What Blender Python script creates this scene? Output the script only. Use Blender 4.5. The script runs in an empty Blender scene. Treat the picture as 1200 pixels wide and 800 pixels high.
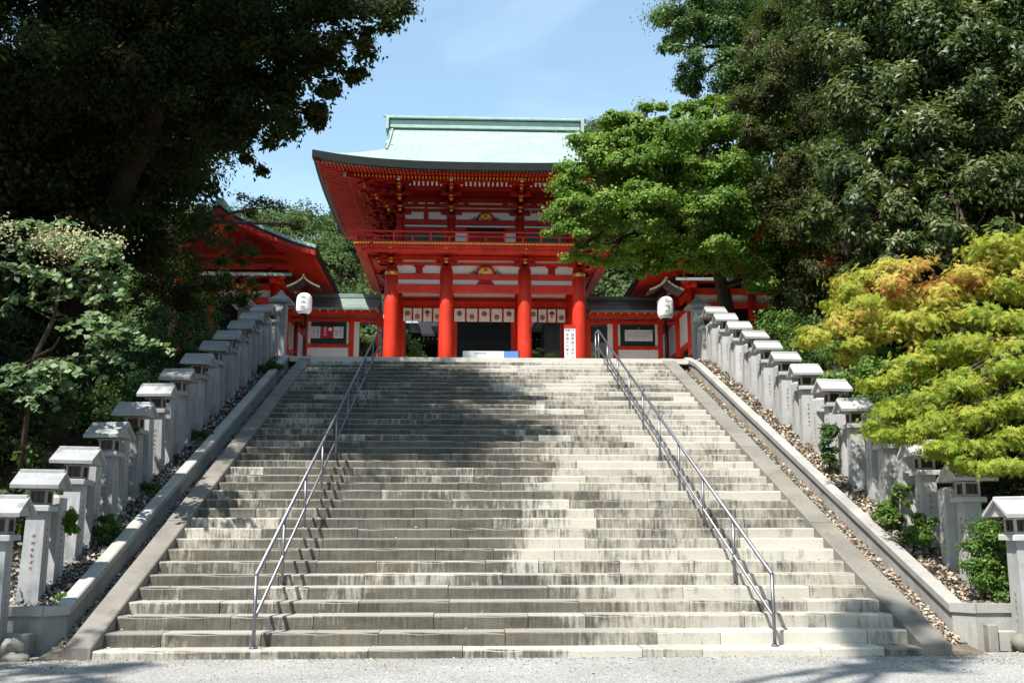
import bpy, math, random
import numpy as np
from mathutils import Vector
R_ = math.radians
random.seed(7); rng = np.random.default_rng(11)
sc = bpy.context.scene
col = sc.collection

# ------------------------------------------------------------------ camera, sky, sun, exposure
PITCH, YAW, EYE, FPX = R_(10.387), R_(2.53), 1.475, 1200.0
cd = bpy.data.cameras.new('camera'); cam = bpy.data.objects.new('camera', cd); col.objects.link(cam)
cd.sensor_width = 36.0; cd.lens = 36.0; cd.clip_end = 2000; cd.clip_start = .1
cam.location = (0, 0, EYE); cam.rotation_euler = (math.pi/2 + PITCH, 0, -YAW)
sc.camera = cam
SUN = Vector((-.33, -.46, .83)).normalized()
elev = math.asin(SUN.z); azi = math.atan2(SUN.x, SUN.y) % (2*math.pi)
w = bpy.data.worlds.new('World'); sc.world = w; w.use_nodes = True
nt = w.node_tree; nt.nodes.clear()
sky = nt.nodes.new('ShaderNodeTexSky'); sky.sky_type = 'NISHITA'; sky.sun_disc = False
sky.sun_elevation = elev; sky.sun_rotation = azi; sky.air_density = 1.0; sky.dust_density = .6; sky.ozone_density = 1.2
bg = nt.nodes.new('ShaderNodeBackground'); bg.inputs['Strength'].default_value = .125
wo = nt.nodes.new('ShaderNodeOutputWorld')
# thin high cloud mixed into the sky
tc = nt.nodes.new('ShaderNodeTexCoord'); mp = nt.nodes.new('ShaderNodeMapping'); mp.inputs['Scale'].default_value = (1.5, 1.5, 5)
cn = nt.nodes.new('ShaderNodeTexNoise'); cn.inputs['Scale'].default_value = 2.2; cn.inputs['Detail'].default_value = 7; cn.inputs['Roughness'].default_value = .55; cn.inputs['Distortion'].default_value = .6
cr = nt.nodes.new('ShaderNodeMapRange'); cr.inputs[1].default_value = .46; cr.inputs[2].default_value = .78; cr.inputs[3].default_value = .14; cr.inputs[4].default_value = .30
mx = nt.nodes.new('ShaderNodeMixRGB'); mx.inputs[2].default_value = (5.6, 6.2, 7.0, 1)
nt.links.new(tc.outputs['Generated'], mp.inputs[0]); nt.links.new(mp.outputs[0], cn.inputs['Vector'])
nt.links.new(cn.outputs[0], cr.inputs[0]); nt.links.new(cr.outputs[0], mx.inputs[0])
nt.links.new(sky.outputs[0], mx.inputs[1]); tn = nt.nodes.new('ShaderNodeMixRGB'); tn.blend_type = 'MULTIPLY'; tn.inputs[0].default_value = 1; tn.inputs[2].default_value = (.97, 1.10, 1.04, 1)
nt.links.new(mx.outputs[0], tn.inputs[1]); nt.links.new(tn.outputs[0], bg.inputs[0]); nt.links.new(bg.outputs[0], wo.inputs[0])
sl = bpy.data.lights.new('sun', 'SUN'); sl.energy = 5.0; sl.angle = R_(.53); sl.color = (1, .955, .88)
so = bpy.data.objects.new('sun', sl); col.objects.link(so); so.rotation_euler = SUN.to_track_quat('Z', 'Y').to_euler(); so.location = (-20, -20, 50)
sc.view_settings.view_transform = 'Standard'; sc.view_settings.look = 'None'
sc.view_settings.exposure = .9; sc.view_settings.gamma = 1.0; sc.view_settings.use_curve_mapping = False
sc.cycles.max_bounces = 6; sc.cycles.diffuse_bounces = 3; sc.cycles.glossy_bounces = 2; sc.cycles.transmission_bounces = 3
sc.cycles.transparent_max_bounces = 4; sc.cycles.use_denoising = True; sc.cycles.caustics_reflective = False; sc.cycles.caustics_refractive = False

# ------------------------------------------------------------------ pixel ray -> world point (used to place blobs of foliage)
cf = Vector((math.sin(YAW)*math.cos(PITCH), math.cos(YAW)*math.cos(PITCH), math.sin(PITCH)))
crt = Vector((math.cos(YAW), -math.sin(YAW), 0)); cup = crt.cross(cf)
def at(px, py, Y):
    d = cf + crt*((px-600)/FPX) - cup*((py-400)/FPX)
    return Vector((0, 0, EYE)) + d*(Y/d.y)
K = .15/.391; Y0 = 11.61
def slope(y): return min(6.0, max(.05, (y-Y0)*K))
def fbm(x, y, s):
    return math.sin(x*1.7*s+1.3)*math.cos(y*1.3*s+.7)*.5 + math.sin(x*3.1*s+y*2.3*s)*.3 + math.cos(y*5.3*s-x*4.1*s)*.2

# ------------------------------------------------------------------ materials
MATS = {}
def newmat(name):
    m = bpy.data.materials.new(name); m.use_nodes = True
    n = m.node_tree.nodes; b = n['Principled BSDF']; MATS[name] = m
    return m, m.node_tree, b
def N(t, kind, **kw):
    n = t.nodes.new(kind)
    for k, v in kw.items():
        if k.startswith('i_'):
            key = k[2:]; key = int(key) if key.isdigit() else key.replace('_', ' ')
            n.inputs[key].default_value = v
        else: setattr(n, k, v)
    return n
def coords(t, scale=(1, 1, 1)):
    c = N(t, 'ShaderNodeTexCoord'); m = N(t, 'ShaderNodeMapping'); m.inputs['Scale'].default_value = scale
    t.links.new(c.outputs['Object'], m.inputs[0]); return m.outputs[0]
def noise(t, vec, scale, detail=4, rough=.6, lo=.35, hi=.65, a=0., b=1.):
    n = N(t, 'ShaderNodeTexNoise', i_Scale=scale, i_Detail=detail, i_Roughness=rough); t.links.new(vec, n.inputs['Vector'])
    r = N(t, 'ShaderNodeMapRange'); t.links.new(n.outputs[0], r.inputs[0])
    for i, v in ((1, lo), (2, hi), (3, a), (4, b)): r.inputs[i].default_value = v
    return r.outputs[0]
def mix(t, fac, a, b, blend='MIX'):
    m = N(t, 'ShaderNodeMixRGB', blend_type=blend)
    for i, v in ((0, fac), (1, a), (2, b)):
        if isinstance(v, (int, float)): m.inputs[i].default_value = v
        elif isinstance(v, tuple): m.inputs[i].default_value = v + (1,)
        else: t.links.new(v, m.inputs[i])
    return m.outputs[0]
def math_(t, op, a, b=0.):
    m = N(t, 'ShaderNodeMath', operation=op)
    for i, v in ((0, a), (1, b)):
        if isinstance(v, (int, float)): m.inputs[i].default_value = v
        else: t.links.new(v, m.inputs[i])
    return m.outputs[0]
def bump(t, b, h, strength=.3, dist=.01):
    bp = N(t, 'ShaderNodeBump', i_Strength=strength, i_Distance=dist); t.links.new(h, bp.inputs['Height']); t.links.new(bp.outputs[0], b.inputs['Normal'])
def plain(name, c, rough=.6, var=.25, scale=6, spec=.3, metal=0., stretch=(1, 1, 1), dark=None, bumpy=.15):
    m, t, b = newmat(name); v = coords(t, stretch)
    f = noise(t, v, scale, 5, .65)
    d = dark or tuple(x*(1-var) for x in c)
    cc = mix(t, f, d, c)
    f2 = noise(t, v, scale*9, 3, .6, .3, .7, 1-var*.4, 1.0)
    cc = mix(t, 1., cc, f2, 'MULTIPLY')
    t.links.new(cc, b.inputs['Base Color']); b.inputs['Roughness'].default_value = rough
    b.inputs['Specular IOR Level'].default_value = spec; b.inputs['Metallic'].default_value = metal
    if bumpy: bump(t, b, f2, bumpy, .01)
    return m
def granite(name, c, dark, rough=.8, streak=.5, speck=.25, gscale=1.6, moss=None, mossamt=.0):
    m, t, b = newmat(name); v = coords(t); vs = coords(t, (7, 7, .8))
    big = noise(t, v, gscale, 6, .65, .38, .68)
    st = noise(t, vs, 1.6, 5, .6, .45, .72, 0, streak)
    fac = math_(t, 'MAXIMUM', math_(t, 'MULTIPLY', big, .6), st)
    cc = mix(t, fac, c, dark)
    sp = noise(t, v, 160, 2, .5, .3, .7, 1-speck, 1+speck*.3)
    cc = mix(t, 1., cc, sp, 'MULTIPLY')
    if moss:
        mo = noise(t, v, 3.1, 6, .7, .58, .66, 0, mossamt); cc = mix(t, mo, cc, moss)
    oi = N(t, 'ShaderNodeObjectInfo'); rr = N(t, 'ShaderNodeMapRange'); t.links.new(oi.outputs['Random'], rr.inputs[0]); rr.inputs[3].default_value = .80; rr.inputs[4].default_value = 1.08
    cc = mix(t, 1., cc, rr.outputs[0], 'MULTIPLY')
    t.links.new(cc, b.inputs['Base Color']); b.inputs['Roughness'].default_value = rough; b.inputs['Specular IOR Level'].default_value = .2
    bump(t, b, sp, .35, .006); return m
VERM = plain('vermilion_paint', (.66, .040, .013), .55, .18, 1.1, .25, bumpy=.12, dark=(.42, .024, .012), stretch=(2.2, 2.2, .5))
VERMD = plain('vermilion_shaded', (.44, .016, .011), .6, .35, 1.5, .25, bumpy=.1, stretch=(2, 2, .6))  # crimson copy of the vermilion with the shade put into its colour
OCHRE = plain('yellow_ochre_paint', (.85, .42, .04), .5, .15, 3, bumpy=0)
WHITE = plain('white_plaster', (.72, .72, .70), .7, .1, 2, bumpy=.05)
CLOTH = plain('curtain_cloth', (.84, .79, .72), .9, .1, 5, .1, bumpy=.1)
CREST = plain('crest_ink', (.16, .05, .05), .8, .1, 5, .1, bumpy=0)
DARKW = plain('dark_timber', (.03, .027, .024), .6, .4, 3, stretch=(6, 6, 1))
LATT = plain('green_lattice_paint', (.025, .085, .06), .55, .3, 4)
EDGE = plain('dark_roof_edge', (.012, .016, .015), .5, .4, 2)
STEEL = plain('stainless_steel', (.22, .22, .25), .42, .1, 8, .5, metal=.85, bumpy=0)
PAPER = plain('lantern_paper', (.90, .89, .87), .7, .06, 9, .2, bumpy=.05)
BLACK = plain('black_lacquer_and_shade', (.007, .007, .007), .7, .2, 5, .2, bumpy=0)  # lacquer, and the shade painted into the inner hall front
GOLD = plain('brass_fitting', (.75, .42, .10), .4, .1, 4, .5, metal=.7, bumpy=0)
TEAL = plain('teal_paint', (.05, .22, .2), .5, .2, 4, bumpy=0)
BARKD = plain('shaded_bark', (.035, .027, .02), .95, .5, 3, .05, stretch=(3, 3, .7), bumpy=.7)
BARK = plain('bark', (.085, .062, .045), .9, .5, 3, .1, stretch=(3, 3, .7), bumpy=.7)
BARKG = plain('pale_bark', (.2, .17, .13), .9, .4, 3, .1, stretch=(3, 3, .7), bumpy=.6)
BOARDW = plain('board_white', (.66, .66, .68), .5, .08, 4, bumpy=0)
INK = plain('black_ink', (.03, .03, .05), .7, .1, 4, bumpy=0)
REDINK = plain('red_letter_paint', (.40, .21, .165), .8, .4, 12, bumpy=0)
POSTER = plain('red_poster', (.45, .02, .035), .6, .1, 3, bumpy=0)
BLUE = plain('blue_print', (.10, .22, .62), .5, .15, 3, bumpy=0)
GLASS = plain('lamp_window_dark', (.035, .028, .025), .3, .3, 6, bumpy=0)
FRAMEW = plain('lamp_window_wood', (.16, .075, .05), .7, .3, 8)
ROCK = granite('rock', (.30, .28, .25), (.09, .085, .07), .9, .2, .3, 3, (.05, .08, .02), .7)
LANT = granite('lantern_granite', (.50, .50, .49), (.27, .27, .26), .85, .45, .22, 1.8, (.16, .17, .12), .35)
LANTL = granite('lantern_granite_weathered_shaded', (.42, .43, .44), (.17, .175, .18), .85, .55, .25, 2.1, (.09, .11, .07), .6)  # mossier, with the left row's bluish tree shade put into the colour
WALLST = granite('retaining_granite', (.40, .39, .36), (.17, .165, .15), .85, .5, .3, 1.4, (.1, .11, .06), .4)
COPE = granite('coping_granite', (.46, .45, .42), (.24, .235, .22), .8, .3, .3, 1.2)
SLABL = granite('border_slab_brown', (.31, .285, .255), (.14, .125, .11), .85, .1, .4, 1.5, (.12, .11, .08), .5)
SLABR = granite('border_slab_grey', (.30, .285, .25), (.15, .14, .125), .85, .1, .4, 1.3, (.13, .12, .1), .5)
PAVE = plain('courtyard_paving', (.55, .52, .46), .8, .15, 2)
SOIL = plain('soil', (.055, .042, .028), .95, .5, 1.5, .1, bumpy=.6)

def step_material():
    m, t, b = newmat('step_granite'); v = coords(t)
    rnd = N(t, 'ShaderNodeAttribute', attribute_name='rnd').outputs['Fac']
    base = mix(t, rnd, (.31, .292, .255), (.54, .51, .45))
    sp = noise(t, v, 130, 2, .5, .3, .7, .8, 1.08)
    vs = coords(t, (14, 1.5, 1.6))
    blot = noise(t, coords(t, (1.6, .3, 1.6)), 1.0, 6, .68, .42, .60)
    streak = noise(t, vs, 1.5, 6, .65, .42, .62)
    # old black lichen lies over the left and middle of the flight, wavering out to one side
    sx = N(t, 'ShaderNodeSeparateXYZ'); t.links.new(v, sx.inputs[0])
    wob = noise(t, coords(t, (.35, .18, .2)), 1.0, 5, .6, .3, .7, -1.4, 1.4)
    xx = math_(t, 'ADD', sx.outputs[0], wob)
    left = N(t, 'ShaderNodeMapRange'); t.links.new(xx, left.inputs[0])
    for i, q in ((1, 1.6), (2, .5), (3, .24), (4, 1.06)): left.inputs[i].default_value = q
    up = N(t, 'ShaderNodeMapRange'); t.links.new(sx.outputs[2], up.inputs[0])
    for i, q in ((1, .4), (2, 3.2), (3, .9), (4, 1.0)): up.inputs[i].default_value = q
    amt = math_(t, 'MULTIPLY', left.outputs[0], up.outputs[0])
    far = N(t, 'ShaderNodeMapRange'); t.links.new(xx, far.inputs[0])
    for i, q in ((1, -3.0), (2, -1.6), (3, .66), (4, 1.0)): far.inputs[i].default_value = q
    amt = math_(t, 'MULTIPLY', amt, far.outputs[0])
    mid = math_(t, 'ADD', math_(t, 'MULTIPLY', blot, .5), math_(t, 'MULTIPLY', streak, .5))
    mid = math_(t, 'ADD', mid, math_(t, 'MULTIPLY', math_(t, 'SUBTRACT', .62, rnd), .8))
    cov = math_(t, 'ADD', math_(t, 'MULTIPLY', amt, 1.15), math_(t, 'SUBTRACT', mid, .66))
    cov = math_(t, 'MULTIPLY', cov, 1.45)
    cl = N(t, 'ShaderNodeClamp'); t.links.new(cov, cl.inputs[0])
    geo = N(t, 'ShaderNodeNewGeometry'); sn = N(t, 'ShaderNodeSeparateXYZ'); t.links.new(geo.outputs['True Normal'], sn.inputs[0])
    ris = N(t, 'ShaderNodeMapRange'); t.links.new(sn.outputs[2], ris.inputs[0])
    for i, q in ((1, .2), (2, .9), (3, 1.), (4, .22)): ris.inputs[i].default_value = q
    base = mix(t, math_(t, 'MULTIPLY', ris.outputs[0], .20), base, (.20, .185, .155))  # risers greyed against the treads, deepening their shade in the colour
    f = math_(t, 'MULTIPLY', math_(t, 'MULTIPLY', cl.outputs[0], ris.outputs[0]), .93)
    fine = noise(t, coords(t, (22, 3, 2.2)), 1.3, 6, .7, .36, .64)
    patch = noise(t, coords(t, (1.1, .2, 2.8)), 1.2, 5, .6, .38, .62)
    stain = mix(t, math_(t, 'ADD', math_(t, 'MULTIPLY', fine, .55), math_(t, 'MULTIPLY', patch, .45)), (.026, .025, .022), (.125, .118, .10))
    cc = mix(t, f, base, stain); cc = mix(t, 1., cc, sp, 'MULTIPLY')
    br = noise(t, v, 1.1, 5, .6, .5, .8, 0, .25); cc = mix(t, br, cc, (.30, .24, .16))
    t.links.new(cc, b.inputs['Base Color']); b.inputs['Roughness'].default_value = .85; b.inputs['Specular IOR Level'].default_value = .15
    bump(t, b, noise(t, v, 45, 4, .7, .2, .8), .5, .008); return m
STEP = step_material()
def gravel_material():
    m, t, b = newmat('fine_gravel'); v = coords(t)
    vo = N(t, 'ShaderNodeTexVoronoi', i_Scale=75.); t.links.new(v, vo.inputs['Vector'])
    s = N(t, 'ShaderNodeSeparateColor'); t.links.new(vo.outputs['Color'], s.inputs[0])
    cc = mix(t, s.outputs[0], (.17, .17, .165), (.46, .455, .44))
    big = noise(t, v, .7, 6, .6, .4, .65, .86, 1.06); cc = mix(t, 1., cc, big, 'MULTIPLY')
    cc = mix(t, noise(t, v, 1.6, 7, .72, .52, .72, 0, .6), cc, (.29, .26, .21))
    t.links.new(cc, b.inputs['Base Color']); b.inputs['Roughness'].default_value = .9; b.inputs['Specular IOR Level'].default_value = .15
    d = math_(t, 'SUBTRACT', 1., vo.outputs['Distance']); bump(t, b, d, .55, .012); return m
GRAVEL = gravel_material()
def copper_material():
    m, t, b = newmat('green_copper_roofing'); v = coords(t)
    br = N(t, 'ShaderNodeTexBrick', i_Scale=1.0); br.inputs['Brick Width'].default_value = .62; br.inputs['Row Height'].default_value = .24
    br.inputs['Mortar Size'].default_value = .007; br.inputs['Mortar Smooth'].default_value = .3
    br.inputs['Color1'].default_value = (.235, .30, .275, 1); br.inputs['Color2'].default_value = (.285, .355, .33, 1); br.inputs['Mortar'].default_value = (.07, .13, .11, 1)
    t.links.new(v, br.inputs['Vector'])
    cc = mix(t, noise(t, coords(t, (2.5, .5, .5)), 1.2, 6, .65, .42, .75, 0, .45), br.outputs[0], (.33, .405, .375))
    cc = mix(t, noise(t, v, .8, 5, .6, .5, .8, 0, .35), cc, (.15, .24, .195))
    t.links.new(cc, b.inputs['Base Color']); b.inputs['Roughness'].default_value = .8; b.inputs['Specular IOR Level'].default_value = .15
    bump(t, b, br.outputs['Fac'], -.25, .01); return m
COPPER = copper_material()
PCOPPER = plain('pale_copper_ridge', (.33, .45, .40), .7, .2, 3, .15)
DCOPPER = plain('dull_copper_roofing', (.22, .29, .26), .55, .35, 1.5)
TILE = plain('dark_roof_tiles', (.014, .015, .017), .8, .35, 2, stretch=(4, 1, 1))
PTILE = plain('pale_roof_metal', (.27, .31, .34), .5, .2, 1)
def leaf_material(name, stops, trans=.3, rough=.5, spec=.35, tint=(.25, .4, .04)):
    m, t, b = newmat(name)
    a = N(t, 'ShaderNodeAttribute', attribute_name='rnd')
    r = N(t, 'ShaderNodeValToRGB'); e = r.color_ramp.elements
    e[0].position, e[0].color = stops[0][0], stops[0][1] + (1,)
    e[1].position, e[1].color = stops[-1][0], stops[-1][1] + (1,)
    for p, c in stops[1:-1]:
        q = e.new(p); q.color = c + (1,)
    t.links.new(a.outputs['Fac'], r.inputs[0])
    t.links.new(r.outputs[0], b.inputs['Base Color']); b.inputs['Roughness'].default_value = rough; b.inputs['Specular IOR Level'].default_value = spec
    tr = N(t, 'ShaderNodeBsdfTranslucent'); tcx = mix(t, .5, r.outputs[0], tint)
    t.links.new(tcx, tr.inputs[0]); ms = N(t, 'ShaderNodeMixShader'); ms.inputs[0].default_value = trans
    t.links.new(b.outputs[0], ms.inputs[1]); t.links.new(tr.outputs[0], ms.inputs[2])
    t.links.new(ms.outputs[0], t.nodes['Material Output'].inputs['Surface']); return m
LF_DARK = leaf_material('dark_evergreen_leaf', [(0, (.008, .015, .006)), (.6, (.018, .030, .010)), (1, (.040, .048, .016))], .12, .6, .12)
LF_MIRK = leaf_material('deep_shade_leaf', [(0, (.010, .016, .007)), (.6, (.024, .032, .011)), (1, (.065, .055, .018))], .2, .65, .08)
LF_OLIVE = leaf_material('brownish_evergreen_leaf', [(0, (.018, .026, .008)), (.6, (.045, .050, .013)), (1, (.12, .10, .028))], .2, .5, .2)
LF_OAK = leaf_material('glossy_oak_leaf', [(0, (.022, .042, .012)), (.5, (.055, .085, .022)), (.8, (.11, .125, .042)), (1, (.19, .18, .085))], .22, .45, .35)
LF_GREEN = leaf_material('maple_green_leaf', [(0, (.055, .115, .014)), (.5, (.12, .215, .028)), (.85, (.21, .30, .05)), (1, (.31, .38, .10))], .4, .55, .25, (.22, .36, .02))
LF_MID = leaf_material('mid_green_leaf', [(0, (.025, .06, .014)), (.6, (.05, .10, .022)), (1, (.10, .16, .035))], .28, .5, .3)
LF_YEL = leaf_material('yellow_maple_leaf', [(0, (.10, .19, .02)), (.35, (.25, .34, .035)), (.62, (.46, .43, .07)), (.78, (.52, .32, .08)), (.9, (.50, .19, .08)), (1, (.44, .13, .07))], .4, .55, .25, (.5, .45, .03))
LF_TARA = leaf_material('pale_compound_leaf', [(0, (.05, .105, .035)), (.6, (.105, .175, .075)), (1, (.25, .31, .17))], .3, .5, .35)
LF_FLOW = leaf_material('cream_flower', [(0, (.45, .44, .22)), (1, (.7, .66, .42))], .3, .8, .1, (.5, .5, .3))
LF_BUSH = leaf_material('bush_leaf', [(0, (.04, .10, .015)), (.6, (.09, .17, .025)), (1, (.17, .25, .05))], .3, .5, .3)
LF_HILL = leaf_material('hill_forest_leaf', [(0, (.026, .045, .018)), (.5, (.052, .082, .030)), (1, (.10, .135, .05))], .15, .7, .1)
LF_PINE = leaf_material('pine_needle', [(0, (.07, .10, .03)), (.6, (.14, .17, .05)), (1, (.22, .24, .09))], .2, .6, .2)
LF_LITR = leaf_material('dry_leaf_litter', [(0, (.10, .085, .07)), (.3, (.22, .18, .14)), (.7, (.42, .34, .25)), (1, (.55, .50, .43))], .1, .8, .15, (.4, .3, .2))
LF_LITL = leaf_material('grey_leaf_litter', [(0, (.07, .06, .05)), (.4, (.2, .18, .16)), (1, (.44, .42, .39))], .1, .8, .15, (.3, .25, .2))

# ------------------------------------------------------------------ mesh helpers
WLOC = {}
class MB:
    def __init__(s): s.v = []; s.f = []; s.mi = []; s.rnd = []; s.r = 0.5; s.m = 0
    def add(s, vs, fs):
        o = len(s.v); s.v += [tuple(x) for x in vs]
        for f in fs: s.f.append([i+o for i in f]); s.mi.append(s.m); s.rnd.append(s.r)
    def box(s, x0, x1, y0, y1, z0, z1):
        s.add([(x0,y0,z0),(x1,y0,z0),(x1,y1,z0),(x0,y1,z0),(x0,y0,z1),(x1,y0,z1),(x1,y1,z1),(x0,y1,z1)],
              [(3,2,1,0),(4,5,6,7),(0,1,5,4),(1,2,6,5),(2,3,7,6),(3,0,4,7)])
    def cb(s, c, sz, rz=0):
        a, b_, c_ = sz[0]/2, sz[1]/2, sz[2]/2; co, si = math.cos(rz), math.sin(rz)
        vs = [(c[0]+x*co-y*si, c[1]+x*si+y*co, c[2]+z) for z in (-c_, c_) for x, y in ((-a,-b_),(a,-b_),(a,b_),(-a,b_))]
        s.add(vs, [(3,2,1,0),(4,5,6,7),(0,1,5,4),(1,2,6,5),(2,3,7,6),(3,0,4,7)])
    def bbox(s, x0, x1, y0, y1, z0, z1, b=.01):
        """box with chamfered vertical and top edges"""
        r1 = [(x0+b,y0),(x1-b,y0),(x1,y0+b),(x1,y1-b),(x1-b,y1),(x0+b,y1),(x0,y1-b),(x0,y0+b)]
        cx, cy = (x0+x1)/2, (y0+y1)/2
        def ins(p, d): return (p[0]+(d if p[0] < cx else -d), p[1]+(d if p[1] < cy else -d))
        vs = [(x, y, z0) for x, y in r1] + [(x, y, z1-b) for x, y in r1] + [ins(p, b)+(z1,) for p in r1]
        fs = [tuple(range(7,-1,-1)), tuple(range(16,24))]
        for k in (0, 8):
            for i in range(8): j = (i+1) % 8; fs.append((k+i, k+j, k+8+j, k+8+i))
        s.add(vs, fs)
    def prism(s, pts, d):
        n = len(pts); d = Vector(d); vs = [Vector(p) for p in pts]; vs += [v+d for v in vs]
        s.add(vs, [tuple(range(n-1,-1,-1)), tuple(range(n, 2*n))] + [(i, (i+1) % n, n+(i+1) % n, n+i) for i in range(n)])
    def beam(s, p, q, wd, ht):
        """rectangular bar from p to q, section wd (sideways) by ht (up)"""
        p, q = Vector(p), Vector(q); d = (q-p).normalized(); sd = d.cross(Vector((0,0,1)))
        sd = (Vector((1,0,0)) if sd.length < 1e-4 else sd.normalized()); u = sd.cross(d).normalized()
        a, b_ = sd*wd/2, u*ht/2
        s.add([p-a-b_, p+a-b_, p+a+b_, p-a+b_, q-a-b_, q+a-b_, q+a+b_, q-a+b_],
              [(0,1,2,3),(7,6,5,4),(0,4,5,1),(1,5,6,2),(2,6,7,3),(3,7,4,0)])
    def tube(s, pts, rad, n=8, cap=True):
        pts = [Vector(p) for p in pts]; m = len(pts); rad = [rad]*m if isinstance(rad, (int, float)) else rad
        vs = []; ref = None
        for i, p in enumerate(pts):
            d = (pts[min(i+1, m-1)]-pts[max(i-1, 0)]).normalized()
            if ref is None: ref = d.orthogonal().normalized()
            a = (ref - d*ref.dot(d)).normalized(); ref = a; b_ = d.cross(a)
            for k in range(n):
                t = 2*math.pi*k/n; vs.append(p+(a*math.cos(t)+b_*math.sin(t))*rad[i])
        fs = [(i*n+k, i*n+(k+1) % n, (i+1)*n+(k+1) % n, (i+1)*n+k) for i in range(m-1) for k in range(n)]
        if cap: fs += [tuple(range(n-1,-1,-1)), tuple(range((m-1)*n, m*n))]
        s.add(vs, fs)
    def lathe(s, c, prof, n=20):
        vs = [(c[0]+r*math.cos(2*math.pi*k/n), c[1]+r*math.sin(2*math.pi*k/n), c[2]+z) for r, z in prof for k in range(n)]
        fs = [(i*n+k, i*n+(k+1) % n, (i+1)*n+(k+1) % n, (i+1)*n+k) for i in range(len(prof)-1) for k in range(n)]
        fs += [tuple(range(n-1,-1,-1)), tuple(range((len(prof)-1)*n, len(prof)*n))]
        s.add(vs, fs)
    def build(s, name, mat, parent=None, smooth=False):
        off = WLOC.get(parent, Vector()) if parent else Vector()
        me = bpy.data.meshes.new(name)
        me.from_pydata([(v[0]-off[0], v[1]-off[1], v[2]-off[2]) for v in s.v], [], s.f)
        for m in (mat if isinstance(mat, (list, tuple)) else [mat]): me.materials.append(m)
        if isinstance(mat, (list, tuple)): me.polygons.foreach_set('material_index', s.mi)
        a = me.attributes.new('rnd', 'FLOAT', 'FACE'); a.data.foreach_set('value', s.rnd)
        if smooth: me.polygons.foreach_set('use_smooth', [True]*len(me.polygons))
        o = bpy.data.objects.new(name, me); col.objects.link(o)
        if parent: o.parent = parent
        WLOC[o] = off
        return o
def tag(o, label=None, cat=None, group=None, kind=None):
    if label: o['label'] = label
    if cat: o['category'] = cat
    if group: o['group'] = group
    if kind: o['kind'] = kind
    return o
def thing(name, loc, label, cat, group=None):
    o = bpy.data.objects.new(name, None); o.empty_display_size = .2; col.objects.link(o); o.location = loc; WLOC[o] = Vector(loc)
    return tag(o, label, cat, group)
def struct(mb, name, mat, smooth=False): return tag(mb.build(name, mat, None, smooth), kind='structure')
def kids(o): return [c for c in ALLP.get(o, [])]
def copy_tree(o, parent=None):
    c = o.copy(); col.objects.link(c)
    if parent: c.parent = parent
    for ch in [x for x in col.objects if x.parent == o]: copy_tree(ch, c)
    return c
def cjk(text, size, mat, name, parent, loc, rx=math.pi/2):
    """lettering as a thin mesh standing on a face that looks towards -Y"""
    cu = bpy.data.curves.new(name, 'FONT'); cu.body = text; cu.size = size; cu.align_x = 'CENTER'; cu.align_y = 'CENTER'; cu.extrude = .001; cu.resolution_u = 2
    o = bpy.data.objects.new(name, cu); col.objects.link(o); bpy.context.view_layer.update()
    me = bpy.data.meshes.new_from_object(o); bpy.data.objects.remove(o); me.materials.clear(); me.materials.append(mat)
    n = bpy.data.objects.new(name, me); col.objects.link(n); n.parent = parent
    off = WLOC.get(parent, Vector()); n.location = Vector(loc)-off; n.rotation_euler = (rx, 0, 0); return n

# ------------------------------------------------------------------ foliage
TEMPL = {
 'oval': ([(0,0,0),(-.30,.42,.06),(0,1,-.10),(.30,.42,.06)], [(0,3,2,1)]),
 'wide': ([(0,0,0),(-.45,.45,.05),(0,1,-.08),(.45,.45,.05)], [(0,3,2,1)]),
 'long': ([(0,0,0),(-.19,.45,.05),(0,1,-.16),(.19,.45,.05)], [(0,3,2,1)]),
 'needle': ([(0,0,0),(-.12,.5,.0),(0,1,0),(.12,.5,0)], [(0,3,2,1)]),
 'maple': ([(0,0,0),(-.10,.42,.02),(0,1,-.05),(.10,.42,.02), (-.40,.30,.02),(-.72,.62,-.08),(-.28,.48,.02), (.28,.48,.02),(.72,.62,-.08),(.40,.30,.02),
            (-.35,.05,.0),(-.78,.12,-.08),(-.32,.2,.0), (.32,.2,.0),(.78,.12,-.08),(.35,.05,.0)],
           [(0,3,2,1),(0,6,5,4),(0,9,8,7),(0,12,11,10),(0,15,14,13)]),
}
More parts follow.
